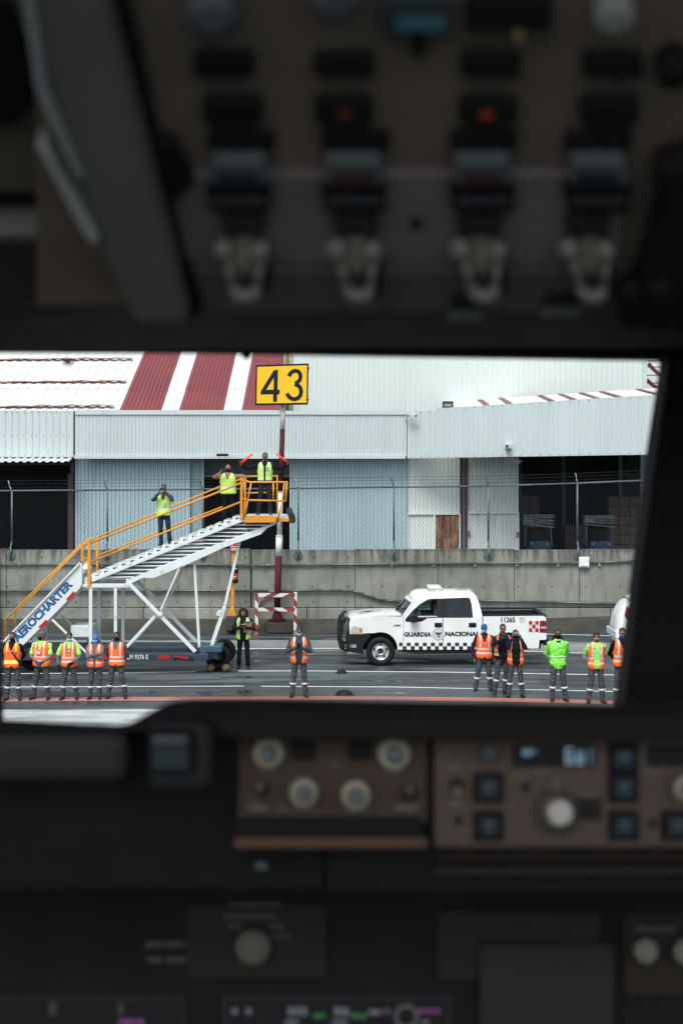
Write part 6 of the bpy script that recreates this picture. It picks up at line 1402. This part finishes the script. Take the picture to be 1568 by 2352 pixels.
for x, y, w2, h2 in ((585, 2076, 120, 9), (575, 2104, 120, 12), (540, 2126, 30, 10), (636, 2126, 30, 10), (638, 2150, 60, 8), (1500, 2132, 90, 12)):
    nn_ = max(1, int(w2/12)); mb = MB()
    for q in range(nn_): pbox(PI, x-w2/2+(q+.5)*w2/nn_, y, w2/nn_*.7, h2*.8, .0075, .005, mb=mb)
    mb.build('marking', CB('panel_print', (.085, .09, .09), .5), ip)
mb = MB()
for x0_ in (334, 345, 356, 367, 382, 393, 404, 418, 429):
    pbox(PI, x0_+6, 2169, 8, 13, .0015, 0, mb=mb)
mb.build('marking', CB('panel_print', (.085, .09, .09), .5), ip); mb = MB()
for x0_ in (338, 349, 360, 382, 393, 404, 415): pbox(PI, x0_+6, 2204, 8, 13, .0015, 0, mb=mb)
mb.build('marking', CB('panel_print', (.085, .09, .09), .5), ip)
pbox(PM_, 600, 1988, 24, 12, .004, -.002).build('indicator', MGUARD, lp)
def screen(x0_, y0_, x1_, y1_, items):
    b = pbox(PI, (x0_+x1_)/2, (y0_+y1_)/2, x1_-x0_+20, y1_-y0_+20, .008, 0).build('screen_bezel', CB('bezel_grey', (.03, .029, .028), .6), ip, bevel=.004)
    s_ = pbox(PI, (x0_+x1_)/2, (y0_+y1_)/2, x1_-x0_, y1_-y0_, .0085, .007).build('screen', MDISP, b)
    for nm, col, st_, rs in items:
        for (x, y, w2, h2) in rs: pbox(PI, x, y, w2, h2, .0095, .0084).build('symbol', mat('glow_'+nm, (.02, .02, .02), .5, emit=col, estr=st_*.5), s_)
screen(520, 2292, 1030, 2480, [('white', (.7, .75, .9), .13, [(540, 2320, 12, 12), (572, 2320, 12, 12), (668, 2320, 10, 20), (684, 2320, 12, 18), (699, 2320, 10, 20), (775, 2320, 14, 18), (793, 2322, 14, 18), (860, 2322, 26, 10), (888, 2320, 10, 8), (670, 2345, 30, 8), (780, 2345, 34, 8), (975, 2345, 14, 8), (540, 2380, 40, 8), (700, 2390, 60, 8)]),
    ('green', (.05, .8, .1), .17, [(728, 2330, 14, 9), (742, 2330, 8, 9), (815, 2331, 16, 9), (834, 2331, 12, 9)]), ('magenta', (.75, .1, .75), .19, [(967, 2319, 12, 9), (984, 2319, 14, 9), (1002, 2319, 12, 9)])])
mb = MB()
for q in range(24): t = 2*math.pi*q/24; pbox(PI, 932+24*math.cos(t), 2332+24*math.sin(t), 7, 7, .0098, .0086, mb=mb)
mb.build('compass_ring', mat('glow_grey', (.03, .03, .03), .5, emit=(.5, .55, .55), estr=.05), ip)
screen(-60, 2292, 420, 2480, [('magenta2', (.7, .1, .7), .2, [(285, 2345, 16, 12), (305, 2345, 20, 12), (326, 2345, 14, 12)]), ('faint', (.4, .4, .5), .03, [(125, 2315, 14, 26), (280, 2315, 10, 26)])])
PM = PM_
# ---- overhead panel
PO = Pln((0, 1.0, 6.2841), (0, -.2, .145)); PO.n = Vector((0, -.587, -.81)).normalized() if PO.n.z > 0 else PO.n
oh = thing('overhead_panel', 'brown overhead switch panel with four columns of buttons, guards and pale levers', 'overhead panel', tuple(PO.pt(950, 350)))
mb = pbox(PO, 900, 180, 1630, 1040, 0, -.05); mb.build('face', CB('overhead_brown', (.165, .132, .105), .65, var=.12, vscale=25), oh)
def quad(pts, t1, t0, nm, m, par=None, pl=PO, bv=0):
    A = [pl.pt(a, b, t0) for a, b in pts]; B = [pl.pt(a, b, t1) for a, b in pts]; n_ = len(pts); mb = MB()
    mb.add(A+B, [tuple(reversed(range(n_))), tuple(range(n_, 2*n_))]+[(i, (i+1) % n_, n_+(i+1) % n_, n_+i) for i in range(n_)]); return mb.build(nm, m, par or oh, bevel=bv)
quad([(385, 388), (1440, 388), (1420, 598), (430, 598)], 0.006, -.004, 'lower_plate', CB('overhead_grey', (.19, .172, .162), .6, var=.1, vscale=20), bv=.002)
quad([(430, 600), (1440, 600), (1440, 700), (450, 700)], .01, -.01, 'bottom_strip', CB('strip_dark', (.11, .10, .09), .7, var=.1), bv=.003)
cols = [(515, 535, 550, 560), (790, 790, 812, 815), (1125, 1120, 1105, 1097), (1403, 1395, 1366, 1342)]
MREDG = mat('warning_red', (.05, .01, .008), .5, emit=(.9, .12, .05), estr=.055); MREDG2 = mat('warning_red_faint', (.05, .01, .008), .5, emit=(.9, .12, .05), estr=.02)
for ci, (xa, xb, xc, xd) in enumerate(cols):
    b = pbox(PO, xa, 135, 138, 52, .010, 0).build('indicator_light', MCK, oh, bevel=.003)
    b = pbox(PO, xb, 238, 134, 58, .012, 0).build('push_button', MCK, oh, bevel=.003)
    if ci in (1, 2):
        mb = MB()
        for q in range(3): pbox(PO, xb-12+q*10+(-3 if ci == 2 else 4), 238, 8, 13, .0128, .0115, mb=mb)
        mb.build('button_glow', MREDG if ci == 2 else MREDG2, b)
    pbox(PO, xb+5, 276, 34, 12, .004, 0).build('label_strip', MGUARD, oh)
    b = pbox(PO, xc+5, 312, 156, 44, .008, 0).build('guard_hood', MCK, oh, bevel=.004)
    g = quad([(xc-70, 390), (xc+70, 390), (xc+60, 332), (xc-60, 332)], .018, .004, 'switch_guard', MGUARD, bv=.003)
    c_ = quad([(xc-50, 388), (xc+48, 388), (xc+42, 354), (xc-44, 354)], .022, .016, 'switch_cap', CB('cap_dark', (.022, .030, .035), .4) if ci in (0, 3) else CB('cap_warm', (.045, .032, .028), .4), g, bv=.002)
    pbox(PO, xc, 408, 150, 18, .016, .005).build('slot', MCK, oh); pbox(PO, xc+2, 425, 120, 9, .02, .005).build('slot_divider', CB('divider', (.05, .055, .06), .4), oh); pbox(PO, xc+2, 443, 142, 22, .016, .005).build('slot', MCK, oh)
    quad([(xd-40, 520), (xd+45, 520), (xd+60, 490), (xd+40, 465), (xd-35, 465), (xd-55, 490)], .012, .005, 'lever_base', CB('lever_base', (.03, .03, .029), .6), bv=.003)
    # forked lever: two bright shoulders and a U-shaped grip
    a = PO.pt(xd-44, 526, .022); c = PO.pt(xd+40, 530, .022); m_ = PO.pt(xd+6, 590, .05); mb = MB()
    mb.cap(a, PO.pt(xd-38, 540, .024), .0080, .0060); mb.cap(c, PO.pt(xd+44, 544, .024), .0075, .0055); mb.cap(PO.pt(xd-36, 540, .024), PO.pt(xd-20, 588, .034), .0030, .0035); mb.cap(PO.pt(xd+42, 544, .024), PO.pt(xd+34, 588, .034), .0030, .0035); mb.cap(PO.pt(xd-20, 590, .034), PO.pt(xd-8, 606, .036), .0042, .0050); mb.cap(PO.pt(xd+34, 590, .034), PO.pt(xd+24, 606, .036), .0042, .0050); mb.cap(PO.pt(xd-8, 606, .036), PO.pt(xd+24, 606, .036), .0052, .0052)
    lv = mb.build('lever', MLITE, oh); mb = MB(); mb.ell(PO.pt(xd+4, 548, .018), (.014, .012, .018)); mb.build('lever_hub', CB('hub_olive', (.11, .11, .085), .5), lv)
    pbox(PO, xd+48, 585, 30, 60, .03, .005).build('lever_stop', MCK, oh, bevel=.003)
PD = Pln((0, 1.2, 6.1), (0, 0, 1))
for x, y, w2, h2, lx in ((842, 650, 60, 80, 842), (1066, 668, 66, 90, 1068), (1283, 660, 80, 90, 1286)):
    b = pbox(PD, x, y, w2, h2, .02, -.01).build('hanging_handle', MCK, oh, bevel=.006); pbox(PD, lx, y+h2/2+12, w2+10, 15, .024, -.01).build('handle_tip', CB('tip_grey', (.075, .08, .078), .5), oh, bevel=.003)
for x, y, r in ((955, 497, 15), (960, 98, 20), (375, 500, 16), (408, 545, 12)): pcyl(PO, x, y, r, [(.0, 1), (.009, .9), (.010, .5)], n=16).build('screw', MCK, oh)
for x, y, r, m in ((490, -5, 62, MGUARD), (770, -40, 55, MGUARD), (1403, 2, 48, CB('pale_knob2', (.28, .29, .25), .5)), (1540, 130, 40, MCK)): pcyl(PO, x, y, r, [(0, 1), (.022, .95), (.024, .5)]).build('knob', m, oh)
b = pbox(PO, 955, 20, 160, 90, .01, 0).build('gauge', CB('gauge_dark', (.05, .06, .065), .3), oh, bevel=.003); pbox(PO, 965, 30, 110, 30, .012, .009).build('gauge_glow', mat('gauge_blue', (.02, .05, .06), .4, emit=(.1, .4, .55), estr=.03), b)
pbox(PO, 1165, 15, 200, 70, .012, 0).build('annunciator', MCK, oh, bevel=.003); pcyl(PO, 1187, 55, 14, [(0, 1), (.016, .8)], n=16).build('amber_cap', CB('amber_cap', (.25, .17, .08), .4), oh)
quad([(345, 300), (405, 300), (450, 395), (410, 440), (380, 400)], .014, 0, 'hinge_block', MCK, bv=.004); quad([(1490, 330), (1640, 290), (1640, 720), (1400, 700), (1450, 600), (1500, 430)], .03, 0, 'edge_bracket', MCK, bv=.008)
for x, y, r in ((1350+80, 610, 32), (1500, 605, 36), (1395, 570, 14)): pcyl(PO, x, y, r, [(.02, 1), (.04, .9)], n=18).build('black_knob', MCK, oh)
quad([(385, 600), (440, 580), (470, 680), (430, 700)], .02, 0, 'corner_block', MCK, bv=.004)
# grey slanted beam on the left and side ceiling
bm_ = thing('ceiling_beam', 'grey slanted padded beam running down the left of the overhead panel', 'beam', tuple(PO.pt(250, 350)))
quad([(-10, -260), (205, -260), (444, 684), (312, 684), (210, 455), (100, 130)], .035, .0, 'beam_body', MGRY, bm_, bv=.012)
quad([(100, 240), (122, 255), (240, 470), (214, 462)], .044, .02, 'painted_highlight', CB('highlight_pale', (.42, .44, .40), .35, var=.08), bm_, bv=.006)  # paler strip paints in the highlight on the beam
quad([(70, -100), (92, -100), (125, 130), (205, 330), (190, 330), (100, 130)], .040, .02, 'edge_strip', CB('strip_mid', (.32, .35, .34), .4), bm_, bv=.005)
quad([(208, -260), (245, -260), (455, 700), (436, 700)], .012, -.01, 'painted_shadow', MCK, bm_)  # black strip painted in as the shadow along the beam's right side
PL = Pln((0, 1.12, 6.25), (0, -.2, .12)); PL.n = -PL.n if PL.n.z > 0 else PL.n
sp_ = thing('side_ceiling_panel', 'brown side ceiling panel with a black rounded pocket at the upper left', 'ceiling panel', tuple(PL.pt(100, 300)))
quad([(-900, -300), (280, -300), (330, 500), (-900, 500)], -.03, -.06, 'panel', CB('side_brown', (.17, .145, .11), .7, var=.1, vscale=15), sp_, PL)
quad(rnd([(-200, 60), (62, 60), (72, 290), (20, 335), (-200, 335)], 40), -.02, -.035, 'pocket', MCK, sp_, PL)
quad([(-900, 505), (330, 505), (330, 574), (-900, 574)], -.05, -.07, 'dark_band', CB('band_maroon', (.03, .022, .02), .7), sp_, PL)
quad([(-900, 574), (330, 574), (330, 602), (-900, 602)], -.02, -.06, 'trim', CB('trim_pale', (.24, .25, .23), .4, var=.1), sp_, PL, .004)
quad([(-900, 603), (330, 603), (330, 690), (-900, 690)], -.05, -.08, 'lower_band', CB('band_dark', (.02, .021, .022), .6), sp_, PL)
quad([(85, 618), (320, 618), (320, 632), (85, 632)], -.035, -.055, 'rail', MGUARD, sp_, PL, .002)
# lining between overhead panel and window head
sh = thing('cockpit_shell', 'dark cockpit lining, floor and side walls around the instrument panels', 'cockpit shell', (.2, 0, 4.8))
mb = MB(); a = [W(-1500, 686, 1.245), W(3300, 686, 1.245), W(3300, 802, 2.0), W(-1500, 802, 2.0)]; mb.add(a+[p+Vector((0, 0, .05)) for p in a], [(0, 1, 2, 3), (7, 6, 5, 4), (0, 4, 5, 1), (1, 5, 6, 2), (2, 6, 7, 3), (3, 7, 4, 0)]); mb.build('headliner', MLIN, sh)
mb = MB(); mb.box2((-1.6, .3, 6.62), (2.0, 2.05, 6.66)); mb.build('ceiling', MLIN, sh)
mb = MB(); mb.box2((-1.6, .3, 4.78), (2.0, 2.05, 4.82)); mb.build('floor', CB('floor_dark', (.03, .03, .03), .8), sh)
for x in (-1.62, 2.0):
    mb = MB(); mb.plate([(.3, 4.78), (2.07, 4.78), (2.07, 6.66), (.3, 6.66)], [[(.5, 5.65), (.5, 6.35), (1.5, 6.35), (1.6, 5.65)]], lambda a, b, t: Vector((x+t, a, b)), 0, .04); mb.build('side_wall', MLIN, sh)
    mb = MB(); mb.plate([(.45, 5.6), (1.65, 5.6), (1.55, 6.4), (.45, 6.4)], [], lambda a, b, t: Vector((x+.018+t, a, b)), 0, .004); mb.build('side_pane', gb, sh)
